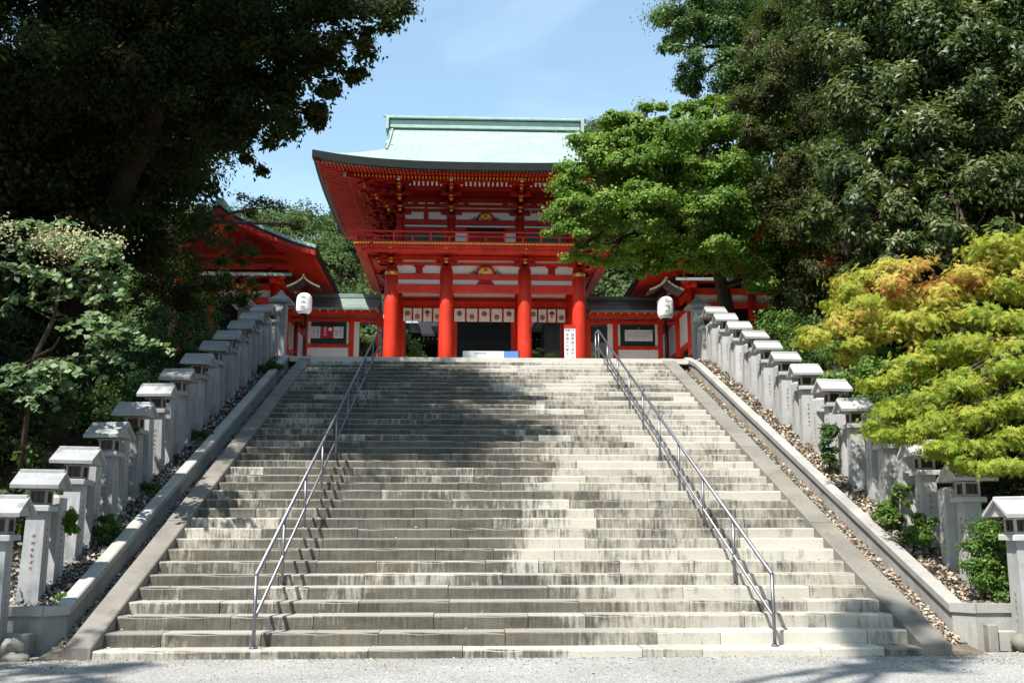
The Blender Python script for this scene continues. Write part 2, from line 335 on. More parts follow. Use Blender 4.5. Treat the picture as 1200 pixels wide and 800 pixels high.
def leaves(name, mat, parent, P, Nrm, size, rnd, shape='oval'):
    """P, Nrm: (n,3) leaf bases and the normals they face; size (n,); rnd (n,)"""
    n = len(P); tv, tf = TEMPL[shape]; tv = np.array(tv, float); nv = len(tv); nf = len(tf)
    Nrm = Nrm/np.maximum(np.linalg.norm(Nrm, axis=1, keepdims=True), 1e-6)
    a = rng.normal(size=(n, 3)); a -= Nrm*(a*Nrm).sum(1, keepdims=True); a /= np.maximum(np.linalg.norm(a, axis=1, keepdims=True), 1e-6)
    b = np.cross(Nrm, a)
    V = P[:, None, :] + size[:, None, None]*(tv[None, :, 0, None]*b[:, None, :] + tv[None, :, 1, None]*a[:, None, :] + tv[None, :, 2, None]*Nrm[:, None, :])
    off = np.array(WLOC.get(parent, (0, 0, 0)), float) if parent else np.zeros(3)
    V = (V - off).reshape(-1, 3)
    F = np.array(tf)[None] + (np.arange(n)*nv)[:, None, None]; F = F.reshape(-1)
    me = bpy.data.meshes.new(name)
    me.vertices.add(n*nv); me.vertices.foreach_set('co', V.astype(np.float32).ravel())
    me.loops.add(len(F)); me.loops.foreach_set('vertex_index', F.astype(np.int32))
    me.polygons.add(n*nf); me.polygons.foreach_set('loop_start', (np.arange(n*nf)*4).astype(np.int32))
    me.update(calc_edges=True)
    at_ = me.attributes.new('rnd', 'FLOAT', 'FACE'); at_.data.foreach_set('value', np.repeat(rnd, nf).astype(np.float32))
    me.materials.append(mat); o = bpy.data.objects.new(name, me); col.objects.link(o)
    if parent: o.parent = parent
    WLOC[o] = Vector(off)
    return o
def blob_points(blobs, density=60, sub=.33, flat=.6, shell=.5, jit=.25):
    """blobs: (centre, rx, ry, rz). Sub-clumps spread through each blob; leaves round each sub-clump."""
    P = []; Nn = []; rr = []; subs = []
    for c, rx, ry, rz in blobs:
        c = np.array(c, float); rad = np.array([rx, ry, rz]); rm = rad.mean()
        ns = max(6, int(14*rm**1.3/sub*.33))
        u = rng.normal(size=(ns, 3)); u /= np.linalg.norm(u, axis=1, keepdims=True)
        r = shell + (1-shell)*rng.random(ns)**.6; r *= 1+rng.normal(size=ns)*jit
        sc_ = c + u*rad*r[:, None]; subs.append((c, sc_))
        sr = sub*rm*(.6+.8*rng.random(ns)); val = rng.random(ns)*.5
        k = max(4, int(density*rm))
        idx = np.repeat(np.arange(ns), k)
        q = rng.normal(size=(ns*k, 3))*.5; q *= np.stack([sr[idx], sr[idx], sr[idx]*flat], 1)
        p = sc_[idx] + q
        nrm = q/np.maximum(np.linalg.norm(q, axis=1, keepdims=True), 1e-6)*.6 + (p-c)/rm*.5 + np.array([0, 0, .55]) + rng.normal(size=(ns*k, 3))*.45
        P.append(p); Nn.append(nrm); rr.append(np.clip(val[idx] + rng.random(ns*k)*.5 + .12*(q[:, 2]/np.maximum(sr[idx], .01)), 0, 1))
    return np.concatenate(P), np.concatenate(Nn), np.concatenate(rr), subs
def limb_pts(a, b, sag=.12, n=5):
    a, b = Vector(a), Vector(b); L = (b-a).length; o = Vector((random.uniform(-1, 1), random.uniform(-1, 1), random.uniform(-.2, .6)))*L*sag
    return [a.lerp(b, t) + o*math.sin(math.pi*t) for t in [i/(n-1) for i in range(n)]]
def tree(name, base, label, cat, blobs, mat, leaf=.12, density=60, shape='oval', sub=.33, flat=.6, shell=.5, trunk=None, tr=.3, bark=None, group=None, twigs=3, fork=None, rfun=None, colw=None):
    t = thing(name, base, label, cat, group)
    P, Nn, rr, subs = blob_points(blobs, density, sub, flat, shell)
    if rfun is not None: rr = rfun(P, rr)
    leaves('crown', mat, t, P, Nn, leaf*(.7+.6*rng.random(len(P))), rr, shape)
    mb = MB(); tp = [Vector(p) for p in (trunk or [base, Vector(base)+Vector((.1, 0, 1.5))])]
    m = len(tp); mb.tube(tp, [tr*(1-.5*i/max(1, m-1)) * (1.25 if i == 0 else 1) for i in range(m)], 9)
    for c, ss in subs:
        st = min(tp[max(0, m//2):], key=lambda p: (p-Vector(c)).length)
        L = (Vector(c)-st).length; r0 = min(tr*.45, .035+.018*L)
        lp = limb_pts(st, c, .10); mb.tube(lp, [r0*(1-.65*i/4) for i in range(5)], 6)
        for q in ss[:twigs]:
            mb.tube(limb_pts(lp[3], q, .1, 4), [r0*.35, r0*.28, r0*.2, r0*.08], 4)
    mb.build('trunk', bark or BARK, t, True)
    return t

# ------------------------------------------------------------------ SETTING: ground, terrain, courtyard
def terr(x, y):
    if -4.83 < x < 6.11:
        if y < 12.25: return 0.0
        if y < 27.3: return slope(y) - .95
        h = 5.9
    else:
        if y < 12.79: return 0.0
        h = max(.5, slope(y)-.03) if y < 27.3 else 5.93
        d = max(0, (-6.2-x) if x < 0 else (x-7.4))
        h += min(3.2 if y < 30 else 0.0, d*.30)*(min(1, max(0, (27.5-y)/3)) if y > 24 else 1) + (.12*fbm(x, y, .9) if d > .3 else 0)
    if y > 66:
        s = min(1, (y-66)/75); s = s*s*(3-2*s)
        h = 5.9 + s*(39 + .10*max(-60, min(60, x)) + 5*math.sin(x*.05+1)+3*math.sin(x*.11)) - (max(0, y-150)*.1)
        h += 1.5*fbm(x*.05, y*.05, 1)*s
    return h
xs = sorted(set([-400,-300,-200,-150,-110,-80,-60,-50,-40,-32,-26,-22,-19,-17,-15,-13.5,-12,-11,-10,-9,-8.2,-7.5,-7,-6.6,-6.2,-5.8,-5.4,-5.1,-4.84,-4.82,-2,1,4,6.10,6.12,6.4,6.8,7.2,7.6,8,8.5,9,10,11,12,13.5,15,17,19,22,26,32,40,50,60,80,110,150,200,300,400]))
ys = sorted(set([-60,-30,-10,0,6,10,12.24,12.26,12.78,12.80,13.05,13.5]+[14+.75*i for i in range(18)]+[27.29,27.31,29,32,36,40,46,52,60,66,70,75,80,85,90,95,100,106,112,118,124,130,136,142,150,165,190,230,300,420]))
g = MB(); vs = [(x, y, terr(x, y)) for y in ys for x in xs]; nx = len(xs)
g.add(vs, [(j*nx+i, j*nx+i+1, (j+1)*nx+i+1, (j+1)*nx+i) for j in range(len(ys)-1) for i in range(nx-1)])
struct(g, 'terrain', SOIL)
g = MB(); g.box(-40, 40, -40, 12.3, .012, .05); struct(g, 'gravel_forecourt', GRAVEL)
g = MB(); g.box(-22, 24, 27.42, 62, 5.95, 6.0); g.box(-4.7, 5.95, 27.0, 27.415, 5.85, 5.985); struct(g, 'courtyard', PAVE)

# steps: courses of separate granite blocks
XL, XR = -4.14, 5.24
g = MB(); joints = {}
for k in range(1, 41):
    yk = Y0 + .391*k + random.uniform(-.008, .008); z0 = .15*(k-1) - .01; z1 = .15*k + random.uniform(-.008, .008)
    if k == 40: z1 = 6.012
    x = XL - random.uniform(.0, .06); phase = 0
    while x < XR:
        L = random.choice((.75, 1.0, 1.3, 1.6, 2.0)) * random.uniform(.85, 1.15); x2 = min(XR+.03, x+L)
        if XR - x2 < .35: x2 = XR + .03
        g.r = min(1, max(0, random.gauss(.55, .28)))
        dy = random.uniform(-.009, .009); zz = z1 + random.uniform(-.005, .005); y = yk+dy; r = .018
        a = x+.004; b = x2-.004
        n0 = max(2, int((b-a)/.22)); pr = [(0, z0), (0, zz-r), (r*.3, zz-r*.3), (r, zz), (.46, zz-.002), (.46, z0)]
        vs = []
        for i in range(n0+1):
            xx = a+(b-a)*i/n0; chip = random.uniform(0, .008) if random.random() < .75 else random.uniform(.008, .022)
            for j, (py, pz) in enumerate(pr):
                vs.append((xx, y+py+(chip*.5 if j in (1, 2) else 0), pz-(chip if j in (2,) else chip*.6 if j == 1 else 0)))
        m = len(pr); fs = [(i*m+j, (i+1)*m+j, (i+1)*m+(j+1) % m, i*m+(j+1) % m) for i in range(n0) for j in range(m)]
        fs += [tuple(range(m-1,-1,-1)), tuple(range(n0*m, n0*m+m))]
        g.add(vs, [f[::-1] for f in fs]); x = x2
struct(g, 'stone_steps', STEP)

# sloping border slabs, gravel strips, retaining walls with coping
def slab(x0, x1, mat, name):
    g = MB(); y = 11.98; z = .05
    while y < 27.25:
        L = min(1.9*random.uniform(.8, 1.2), 27.3-y); y2 = y+L
        a, b = (y+.004, y2-.004); za, zb = (a-Y0)*K+.035, (b-Y0)*K+.035
        dz = random.uniform(-.006, .006); ch = .015
        g.prism([(x0, a, za-.35), (x0, a, za-ch+dz), (x0+ch, a, za+dz), (x1-ch, a, za+dz), (x1, a, za-ch+dz), (x1, a, za-.35)], (0, b-a, zb-za)); y = y2
    g.box(x0, x1, 27.3, 28.2, 5.9, 6.05)
    struct(g, name, mat)
slab(-4.46, -4.15, SLABL, 'stair_border_left'); slab(5.25, 5.60, SLABR, 'stair_border_right')
def wall(sx, xi, name, matw, label):
    """sx -1 for left: inner face xi; the end turns outwards with a chamfer"""
    t = thing(name, (xi, 12.7, .05), label, 'wall')
    w_ = .17; xo = xi + sx*w_
    body = MB(); cope = MB()
    y = 12.86
    while y < 28.0:
        y2 = min(y+random.uniform(1.0, 1.35), 28.0); a, b = y+.003, y2-.003
        def zt(q): return (min(q, 27.4)-Y0)*K + .10 + .0
        X0, X1 = sorted((xi+sx*.02, xo-sx*.02))
        body.r = random.random()
        body.prism([(X0, a, zt(a)-.85), (X1, a, zt(a)-.85), (X1, a, zt(a)-.11), (X0, a, zt(a)-.11)][::-1], (0, b-a, zt(b)-zt(a)))
        X0, X1 = sorted((xi-sx*.012, xo+sx*.01)); c = .018
        cope.prism([(X0, a, zt(a)-.108), (X1, a, zt(a)-.108), (X1, a, zt(a)-c), (X1-c, a, zt(a)), (X0+c, a, zt(a)), (X0, a, zt(a)-c)][::-1], (0, b-a, zt(b)-zt(a)))
        y = y2
    # end: chamfer and front face
    zf = .585; ztop = (12.86-Y0)*K + .10
    def seg(p, q, z0, z1, wd, mbx, zq=None):
        p = Vector((p[0], p[1], 0)); q = Vector((q[0], q[1], 0)); d = (q-p).normalized(); nrm = Vector((-d.y, d.x, 0)); 
        if nrm.y < 0: nrm = -nrm
        zq = z1 if zq is None else zq
        vs = [p+Vector((0,0,z0)), q+Vector((0,0,z0)), q+nrm*wd+Vector((0,0,z0)), p+nrm*wd+Vector((0,0,z0)),
              p+Vector((0,0,z1)), q+Vector((0,0,zq)), q+nrm*wd+Vector((0,0,zq)), p+nrm*wd+Vector((0,0,z1))]
        mbx.add(vs, [(3,2,1,0),(4,5,6,7),(0,1,5,4),(1,2,6,5),(2,3,7,6),(3,0,4,7)])
    A = (xi+sx*.02, 12.87); B = (xi+sx*.20, 12.62)
    seg(A, B, -.05, ztop-.11, .15, body, zf-.11); A2 = (xi-sx*.012, 12.862); B2 = (xi+sx*.187, 12.59); seg(A2, B2, ztop-.108, ztop, .16, cope, zf)
    x = B[0]
    for i in range(9):
        x2 = x + sx*1.15; P0, P1 = (x+sx*.004, 12.62), (x2-sx*.004, 12.62)
        seg(P0, P1, -.05, zf-.11, .2, body); seg((P0[0], 12.59), (P1[0], 12.59), zf-.108, zf+random.uniform(-.004, .004), .165, cope); x = x2
    body.build('wall_blocks', matw, t); cope.build('coping', COPE, t)
wall(-1, -4.74, 'retaining_wall', WALLST, 'low granite retaining wall with coping left of the steps')
wall(1, 6.02, 'retaining_wall', WALLST, 'low granite retaining wall with coping right of the steps')
# pebbly gutter strips beside the slabs and litter beds in front of the lanterns
def litter(name, x0, x1, y0, y1, off, n, size, mat, label_kind='stuff', thick=.05):
    n = int(n); P = np.zeros((n, 3)); P[:, 0] = x0+(x1-x0)*rng.random(n); P[:, 1] = y0+(y1-y0)*rng.random(n)**1.25
    P[:, 2] = np.maximum(np.clip((P[:, 1]-Y0)*K, .55 if off > -.05 else .05, 6.0) + off, .055) + rng.random(n)*thick
    Nn = rng.normal(size=(n, 3))*.55 + np.array([0, -.2, 1.])
    o = leaves(name, mat, None, P, Nn, size*(.5+rng.random(n)), rng.random(n), 'wide'); return tag(o, kind='stuff')
def strip(name, x0, x1, off, mat, y0=12.0):
    g = MB(); yy = [y0+i*(27.6-y0)/24 for i in range(25)]
    for i in range(24):
        a, b = yy[i], yy[i+1]; za, zb = max(.05, (a-Y0)*K+off), max(.05, (b-Y0)*K+off)
        g.add([(x0, a, za), (x1, a, za), (x1, b, zb), (x0, b, zb)], [(0, 1, 2, 3)])
    return tag(g.build(name, mat), kind='structure')
GUT = plain('gutter_soil', (.20, .17, .135), .95, .5, 6, .1, bumpy=.6)
strip('gutter_strip', -4.765, -4.455, -.27, GUT); strip('gutter_strip', 5.595, 6.045, -.27, GUT)
tag(litter('gutter_leaf_litter', -4.74, -4.47, 12.3, 27.4, -.27, 5200, .045, LF_LITL, thick=.03), 'grey leaf litter and pebbles in left gutter', 'leaf litter')
tag(litter('gutter_leaf_litter', 5.61, 6.02, 12.5, 27.4, -.27, 7000, .05, LF_LITR, thick=.03), 'dry leaf litter and pebbles in right gutter', 'leaf litter')
tag(litter('bed_leaf_litter', -6.2, -4.90, 12.72, 27.4, -.02, 15000, .055, LF_LITL), 'grey fallen leaves on the bed under left lanterns', 'leaf litter')
tag(litter('bed_leaf_litter', 6.20, 7.5, 12.72, 27.4, -.02, 19000, .06, LF_LITR), 'tan fallen leaves on the bed under right lanterns', 'leaf litter')

n = 900; P = np.zeros((n, 3)); P[:, 0] = rng.uniform(-4.1, 5.2, n); kk = rng.integers(0, 26, n); P[:, 1] = Y0+.391*kk+.36-rng.random(n)**2*.3; P[:, 2] = np.where(kk > 0, .15*kk, .05)+.008
edge = rng.random(n) < .5; P[edge, 0] = np.where(rng.random(edge.sum()) < .5, -4.1+rng.random(edge.sum())**2*.6, 5.2-rng.random(edge.sum())**2*.8)
tag(leaves('step_leaf_litter', LF_LITR, None, P, rng.normal(size=(n, 3))*.3+np.array([0, 0, 1.]), .03*(.5+rng.random(n)), rng.random(n), 'wide'), kind='stuff')
n = 2600; P = np.zeros((n, 3)); P[:, 0] = rng.uniform(-5.6, 7.2, n); P[:, 1] = 11.97-rng.random(n)**3*1.6; P[:, 2] = .055
far = rng.random(n) < .45; P[far, 0] = np.where(rng.random(far.sum()) < .5, rng.uniform(-5.8, -4.1, far.sum()), rng.uniform(4.6, 7.2, far.sum())); P[far, 1] = rng.uniform(11.2, 12.3, far.sum())
tag(leaves('forecourt_leaf_litter', LF_LITR, None, P, rng.normal(size=(n, 3))*.3+np.array([0, 0, 1.]), .024*(.5+rng.random(n)), rng.random(n), 'wide'), kind='stuff')
# rocks at both foot corners
def rock(c, s, label):
    mb = MB(); n, m = 12, 8; vs = []
    ph = [random.uniform(0, 6) for _ in range(6)]
    for i in range(m+1):
        th = math.pi*i/m
        for k in range(n):
            f = 2*math.pi*k/n; r = 1+.14*math.sin(2*f+ph[0])+.12*math.sin(3*f+ph[1]+2*th)+.1*math.cos(3*th+ph[2])+random.uniform(-.04, .04)
            vs.append((c[0]+s[0]*r*math.sin(th)*math.cos(f), c[1]+s[1]*r*math.sin(th)*math.sin(f), c[2]+s[2]*r*math.cos(th)))
    mb.add(vs, [(i*n+k, (i+1)*n+k, (i+1)*n+(k+1) % n, i*n+(k+1) % n) for i in range(m) for k in range(n)])
    return tag(mb.build('rock', ROCK, None, True), label, 'rock', 'rocks at the foot of the retaining walls')
for c, s, l in (((6.62, 12.3, .15), (.13, .12, .11), 'rounded grey boulder at the foot of the right wall, nearest the short stone post'),
                ((6.95, 12.38, .16), (.16, .12, .1), 'pale flat boulder behind the others against the right wall'),
                ((6.80, 12.02, .10), (.15, .11, .08), 'low pale rock in front of the others at right wall foot'),
                ((7.10, 12.0, .11), (.13, .12, .09), 'rock at the right edge of the picture beside the lantern foot'),
                ((-5.1, 12.2, .13), (.17, .13, .12), 'dark brown boulder at the foot of the left wall'),
                ((-4.95, 11.95, .07), (.17, .09, .06), 'flat earthy rock in front of the dark boulder at left'),
                ((-5.42, 12.1, .12), (.15, .13, .12), 'dark rock at the left edge under the first lantern')):
    rock(c, s, l)
mb = MB(); mb.bbox(6.36, 7.6, 12.4, 12.56, .05, .28, .012); tag(mb.build('kerb_stone', WALLST), 'long low kerb stone under the right retaining wall', 'kerb')
mb = MB(); mb.bbox(-6.2, -4.98, 12.35, 12.56, .05, .30, .012); tag(mb.build('kerb_stone', WALLST), 'long low kerb stone under the left retaining wall', 'kerb')
mb = MB(); mb.bbox(6.22, 6.34, 12.34, 12.48, .04, .36, .01); tag(mb.build('stone_post_stub', ROCK), 'short square stone stub at the corner of the right wall', 'stone post')

# ------------------------------------------------------------------ stone lanterns and posts
def inscription(parent, x0, x1, y, z0, z1, side=None, xs_=None):
    """column of engraved, red-painted characters: little groups of strokes"""
    mb = MB(); ch = .062; z = z1
    while z-ch > z0:
        for _ in range(6):
            w_ = random.uniform(.015, .035); cx = (x0+x1)/2+random.uniform(-.012, .012); cz = z-ch/2+random.uniform(-.02, .02)
            if random.random() < .55: a, b = w_, .0045
            else: a, b = .0045, w_
            if side is None: mb.box(cx-a/2, cx+a/2, y-.002, y+.001, cz-b/2, cz+b/2)
            else:
                cy = side+random.uniform(-.012, .012); mb.box(xs_-.002, xs_+.002, cy-a/2, cy+a/2, cz-b/2, cz+b/2)
        z -= ch*1.25
    return mb.build('inscription', REDINK, parent)
def make_lantern(loc, mat, inner, label, group, postH=.98):
    """inner: +1 when the steps lie on the +X side (left row). Gabled roof with its ridge along X."""
    x, y, z = loc; t = thing('stone_lantern', loc, label, 'stone lantern', group)
    p = MB(); w0, w1 = .132, .112
    z1 = z+postH
    p.add([(x-w0,y-w0,z-.25),(x+w0,y-w0,z-.25),(x+w0,y+w0,z-.25),(x-w0,y+w0,z-.25),(x-w1,y-w1,z1),(x+w1,y-w1,z1),(x+w1,y+w1,z1),(x-w1,y+w1,z1)],
          [(3,2,1,0),(4,5,6,7),(0,1,5,4),(1,2,6,5),(2,3,7,6),(3,0,4,7)])
    po = p.build('post', mat, t)
    inscription(po, x-.02, x+.02, y-w1-.012, z+.25, z+.72)
    inscription(po, 0, 0, 0, z+.25, z+.80, side=y, xs_=x+inner*(w1+.012))
    c = MB(); c.bbox(x-.175, x+.175, y-.175, y+.175, z1, z1+.07, .012); c.build('collar', mat, t)
    h = MB(); zb, zt = z1+.07, z1+.27; hw = .115
    for sx in (-1, 1):
        for sy in (-1, 1):
            h.box(*sorted((x+sx*hw, x+sx*(hw-.03))), *sorted((y+sy*hw, y+sy*(hw-.03))), zb, zt)
    for sy in (-1, 1):
        h.box(x-hw+.03, x+hw-.03, *sorted((y+sy*hw, y+sy*(hw-.025))), zb, zb+.03); h.box(x-hw+.03, x+hw-.03, *sorted((y+sy*hw, y+sy*(hw-.025))), zt-.025, zt)
    for sx in (-1, 1):
        h.box(*sorted((x+sx*hw, x+sx*(hw-.025))), y-hw+.03, y+hw-.03, zb, zb+.03); h.box(*sorted((x+sx*hw, x+sx*(hw-.025))), y-hw+.03, y+hw-.03, zt-.025, zt)
    ho = h.build('lamp_housing', mat, t)
    gl = MB(); gl.box(x-.088, x+.088, y-.088, y+.088, zb+.002, zt-.002); go = gl.build('window', GLASS, ho)
    fr = MB()
    for s in (-1, 1):
        fr.box(x-.086, x+.086, *sorted((y+s*.094, y+s*.104)), zb+.03, zb+.045); fr.box(x-.086, x+.086, *sorted((y+s*.094, y+s*.104)), zt-.045, zt-.03)
        for q in (-.075, 0, .075): fr.box(x+q-.007, x+q+.007, *sorted((y+s*.0945, y+s*.1035)), zb+.045, zt-.045)
        fr.box(*sorted((x+s*.094, x+s*.104)), y-.086, y+.086, zb+.03, zb+.045); fr.box(*sorted((x+s*.094, x+s*.104)), y-.086, y+.086, zt-.045, zt-.03)
        for q in (-.075, 0, .075): fr.box(*sorted((x+s*.0945, x+s*.1035)), y+q-.007, y+q+.007, zb+.045, zt-.045)
    fr.build('window_lattice', FRAMEW, t)
    r = MB(); rw, rd, rh = .29, .27, .23; e = .045
    zz = zt+.0
    for s in (-1, 1):   # two sloping slabs
        pts = [(x-rw, y+s*rd, zz), (x-rw, y, zz+rh-e*.6), (x-rw, y, zz+rh), (x-rw, y+s*(rd+.01), zz+e)]
        r.prism(pts if s > 0 else pts[::-1], (2*rw, 0, 0))
    r.prism([(x-rw+.05, y-rd+.04, zz+.012), (x-rw+.05, y+rd-.04, zz+.012), (x-rw+.05, y, zz+rh-.035)][::-1], (2*rw-.1, 0, 0))
    r.bbox(x-rw+.015, x+rw-.015, y-.035, y+.035, zz+rh-.02, zz+rh+.022, .008)
    r.build('roof', mat, t)
    return t
def make_post(loc, mat, inner, h, label, group):
    x, y, z = loc; t = thing('stone_post', loc, label, 'stone post', group); w0, w1 = .128, .115
    p = MB(); vs = []
    for w_, q in ((w0, z-.25), (w1, z+h-.04), (w1*.6, z+h)):
        vs += [(x-w_, y-w_, q), (x+w_, y-w_, q), (x+w_, y+w_, q), (x-w_, y+w_, q)]
    p.add(vs, [(3,2,1,0),(8,9,10,11)]+[(k+i, k+(i+1) % 4, k+4+(i+1) % 4, k+4+i) for k in (0, 4) for i in range(4)])
    po = p.build('shaft', mat, t); inscription(po, 0, 0, 0, z+.2, z+h-.25, side=y, xs_=x+inner*(w1+.010)); return t
ORD = ['first','second','third','fourth','fifth','sixth','seventh','eighth','ninth','tenth','eleventh','twelfth','thirteenth','fourteenth','fifteenth']
LY = [12.25, 13.25, 14.45, 15.65, 16.85, 18.0, 19.15, 20.4, 21.7, 22.95, 24.2, 25.4, 26.6, 27.7]
RY = [12.35, 13.6, 14.9, 16.15, 17.35, 18.6, 19.85, 21.1, 22.3, 23.5, 24.7, 25.85, 27.0, 28.1]
def bed(y): return max(.52, slope(y))
def vary(t, i):
    t.rotation_euler = (R_(random.uniform(-1.3, 1.3)), R_(random.uniform(-1.3, 1.3)), R_(random.uniform(-4, 4)))
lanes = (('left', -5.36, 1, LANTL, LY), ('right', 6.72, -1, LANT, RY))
for side, X, inn, mat, YY in lanes:
    proto = None; pproto = None
    for i, y in enumerate(YY):
        z = bed(y)+(.07 if i == 1 else 0) if i else -.05
        desc = ''
        if side == 'left': lab = 'weathered grey stone lantern, %s from the forecourt in the shaded left row' % ORD[i]
        else: lab = 'pale stone lantern, %s from the forecourt in the sunlit right row' % ORD[i]
        grp = 'stone lanterns lining the %s side of the steps' % side
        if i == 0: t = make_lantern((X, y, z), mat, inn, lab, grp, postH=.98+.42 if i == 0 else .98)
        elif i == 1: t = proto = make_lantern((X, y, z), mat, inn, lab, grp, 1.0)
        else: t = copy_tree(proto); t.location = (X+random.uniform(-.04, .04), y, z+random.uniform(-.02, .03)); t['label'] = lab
        vary(t, i)
        if i >= 1:
            ym = y+.55; zp = bed(ym); lab = '%s plain stone post in the %s row, between the lanterns, counted from the forecourt' % (ORD[i-1], side)
            grp = 'plain stone posts between the lanterns, %s row' % side
            if pproto is None: q = pproto = make_post((X-.02*inn, ym, zp), mat, inn, 1.08, lab, grp)
            else: q = copy_tree(pproto); q.location = (X-.02*inn, ym, zp+random.uniform(-.04, .04)); q['label'] = lab
            vary(q, i)
def cap_lantern(loc, w_, h, label, mat):
    x, y, z = loc; t = thing('stone_gatepost', loc, label, 'stone gatepost', 'pyramid-capped stone pillars at the stair head')
    p = MB(); p.bbox(x-w_/2, x+w_/2, y-w_/2, y+w_/2, z-.2, z+h, .02); p.build('shaft', mat, t)
    c = MB(); r = w_*.95; vs = [(x-r, y-r, z+h), (x+r, y-r, z+h), (x+r, y+r, z+h), (x-r, y+r, z+h), (x-r, y-r, z+h+.07), (x+r, y-r, z+h+.07), (x+r, y+r, z+h+.07), (x-r, y+r, z+h+.07),
        (x-r*.4, y-r*.4, z+h+.22), (x+r*.4, y-r*.4, z+h+.22), (x+r*.4, y+r*.4, z+h+.22), (x-r*.4, y+r*.4, z+h+.22), (x, y, z+h+.42)]
    c.add(vs, [(3,2,1,0)]+[(k+i, k+(i+1) % 4, k+4+(i+1) % 4, k+4+i) for k in (0, 4) for i in range(4)]+[(8+i, 8+(i+1) % 4, 12) for i in range(4)])
    c.build('cap', mat, t)
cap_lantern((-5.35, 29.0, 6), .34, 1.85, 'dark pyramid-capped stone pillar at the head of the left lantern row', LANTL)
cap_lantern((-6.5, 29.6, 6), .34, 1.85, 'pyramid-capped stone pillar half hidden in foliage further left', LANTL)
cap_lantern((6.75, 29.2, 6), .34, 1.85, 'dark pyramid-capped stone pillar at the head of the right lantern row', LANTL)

# ------------------------------------------------------------------ handrails
def handrail(X, label):
    t = thing('handrail', (X, 12.2, .15), label, 'handrail', 'steel handrails down the steps')
    H = .81; n = 10; ys_ = [12.2+1.705*i for i in range(n)]
    def zl(y): return .96 + (y-12.2)*K
    ye = 27.65
    r = MB(); r.tube([(X, 12.2, zl(12.2)), (X, ye, zl(ye)), (X, ye+.55, zl(ye)+.02)], .024, 12); r.build('top_rail', STEEL, t, True)
    r = MB(); r.tube([(X, 12.2, .47), (X, ye, .47+(ye-12.2)*K), (X, ye+.55, .49+(ye-12.2)*K)], .019, 12); r.build('lower_rail', STEEL, t, True)
    for y in ys_+[ye+.55]:
        k = int((y-Y0)/.391); zb = min(6.0, .15*k)-.03; r = MB(); r.tube([(X, y, zb), (X, y, min(zl(y), zl(ye)+.02)-.005)], .021, 12)
        r.lathe((X, y, zb+.03), [(.05, 0), (.05, .008), (.024, .012)], 12); r.build('post', STEEL, t, True)
handrail(-2.407, 'steel handrail on the left part of the steps'); handrail(3.60, 'steel handrail on the right part of the steps')

# ------------------------------------------------------------------ TWO-STOREY GATE
GX, GY = .65, 39.5
gate = thing('tower_gate', (GX, GY, 6), 'vermilion two-storey shrine gate with green copper hip-and-gable roof', 'gate')
PX = [GX-3.47, GX-1.45, GX+1.45, GX+3.47]
for y, top in ((37.0, 10.93), (39.5, 11.2), (42.0, 10.93)):
    for x in PX:
        p = MB(); p.lathe((x, y, 6.0), [(.262, .10), (.262, 2), (.255, 3.5), (.24, top-6.0)], 28)
        o = p.build('pillar', VERM, gate, True)
        s = MB(); s.bbox(x-.36, x+.36, y-.36, y+.36, 5.98, 6.10, .03); s.build('plinth', COPE, gate)
        if y == 37.0 and x in (PX[0], PX[3]):
            q = MB(); q.lathe((x, y, 10.70), [(.248, 0), (.252, .01), (.252, .12), (.246, .13)], 28); q.build('metal_band', GOLD, o, True)
def gb(name, mat, boxes, parent=gate):
    m = MB()
    for b in boxes: m.box(*b)
    return m.build(name, mat, parent)
BAYS = [(PX[0], PX[1]), (PX[1], PX[2]), (PX[2], PX[3])]
for i, (a, b) in enumerate(BAYS):       # front wall between the pillars, bay by bay
    a_, b_ = a+.2, b-.2
    for y, s in ((37.0, 1), (42.0, -1)):
        gb('tie_beam', VERM, [(a_, b_, y-.09, y+.09, 10.565, 10.775)])
        gb('main_beam', VERM, [(a_, b_, y-.14, y+.14, 10.075, 10.365)])
        gb('plaster_panel', WHITE, [(a_, b_, y-.02, y+.02, 10.36, 10.57)])
        gb('plaster_panel', WHITE, [(a_, b_, y-.03, y+.03, 10.77, 11.11)])
        gb('upper_beam', VERM, [(a_-.2, b_+.2, y-.07, y+.07, 11.10, 11.20), (a_-.2, b_+.2, y-.08, y+.08, 11.30, 11.45)])
        gb('plaster_strip', WHITE, [(a_, b_, y-.025, y+.025, 11.20, 11.30)])
        c = (a+b)/2
        if i != 1: gb('strut', VERMD, [(c-.13, c+.13, y-.06, y+.06, 10.775, 11.10), (c-.2, c+.2, y-.065, y+.065, 11.03, 11.10)])
    gb('lintel_beam', VERM, [(a_, b_, 39.38, 39.62, 9.985, 10.31)])
    gb('inner_plaster_panel', WHITE, [(a_, b_, 39.47, 39.53, 10.45, 10.66)])
    gb('inner_beam', VERMD, [(a_, b_, 39.42, 39.58, 10.31, 10.45), (a_, b_, 39.42, 39.58, 10.66, 10.95)])
    jw = .19 if i == 1 else .16
    for x, s in ((a, 1), (b, -1)): gb('door_jamb', VERM, [(*sorted((x+s*.2, x+s*(.2+jw))), 39.42, 39.58, 6.0, 9.985)])
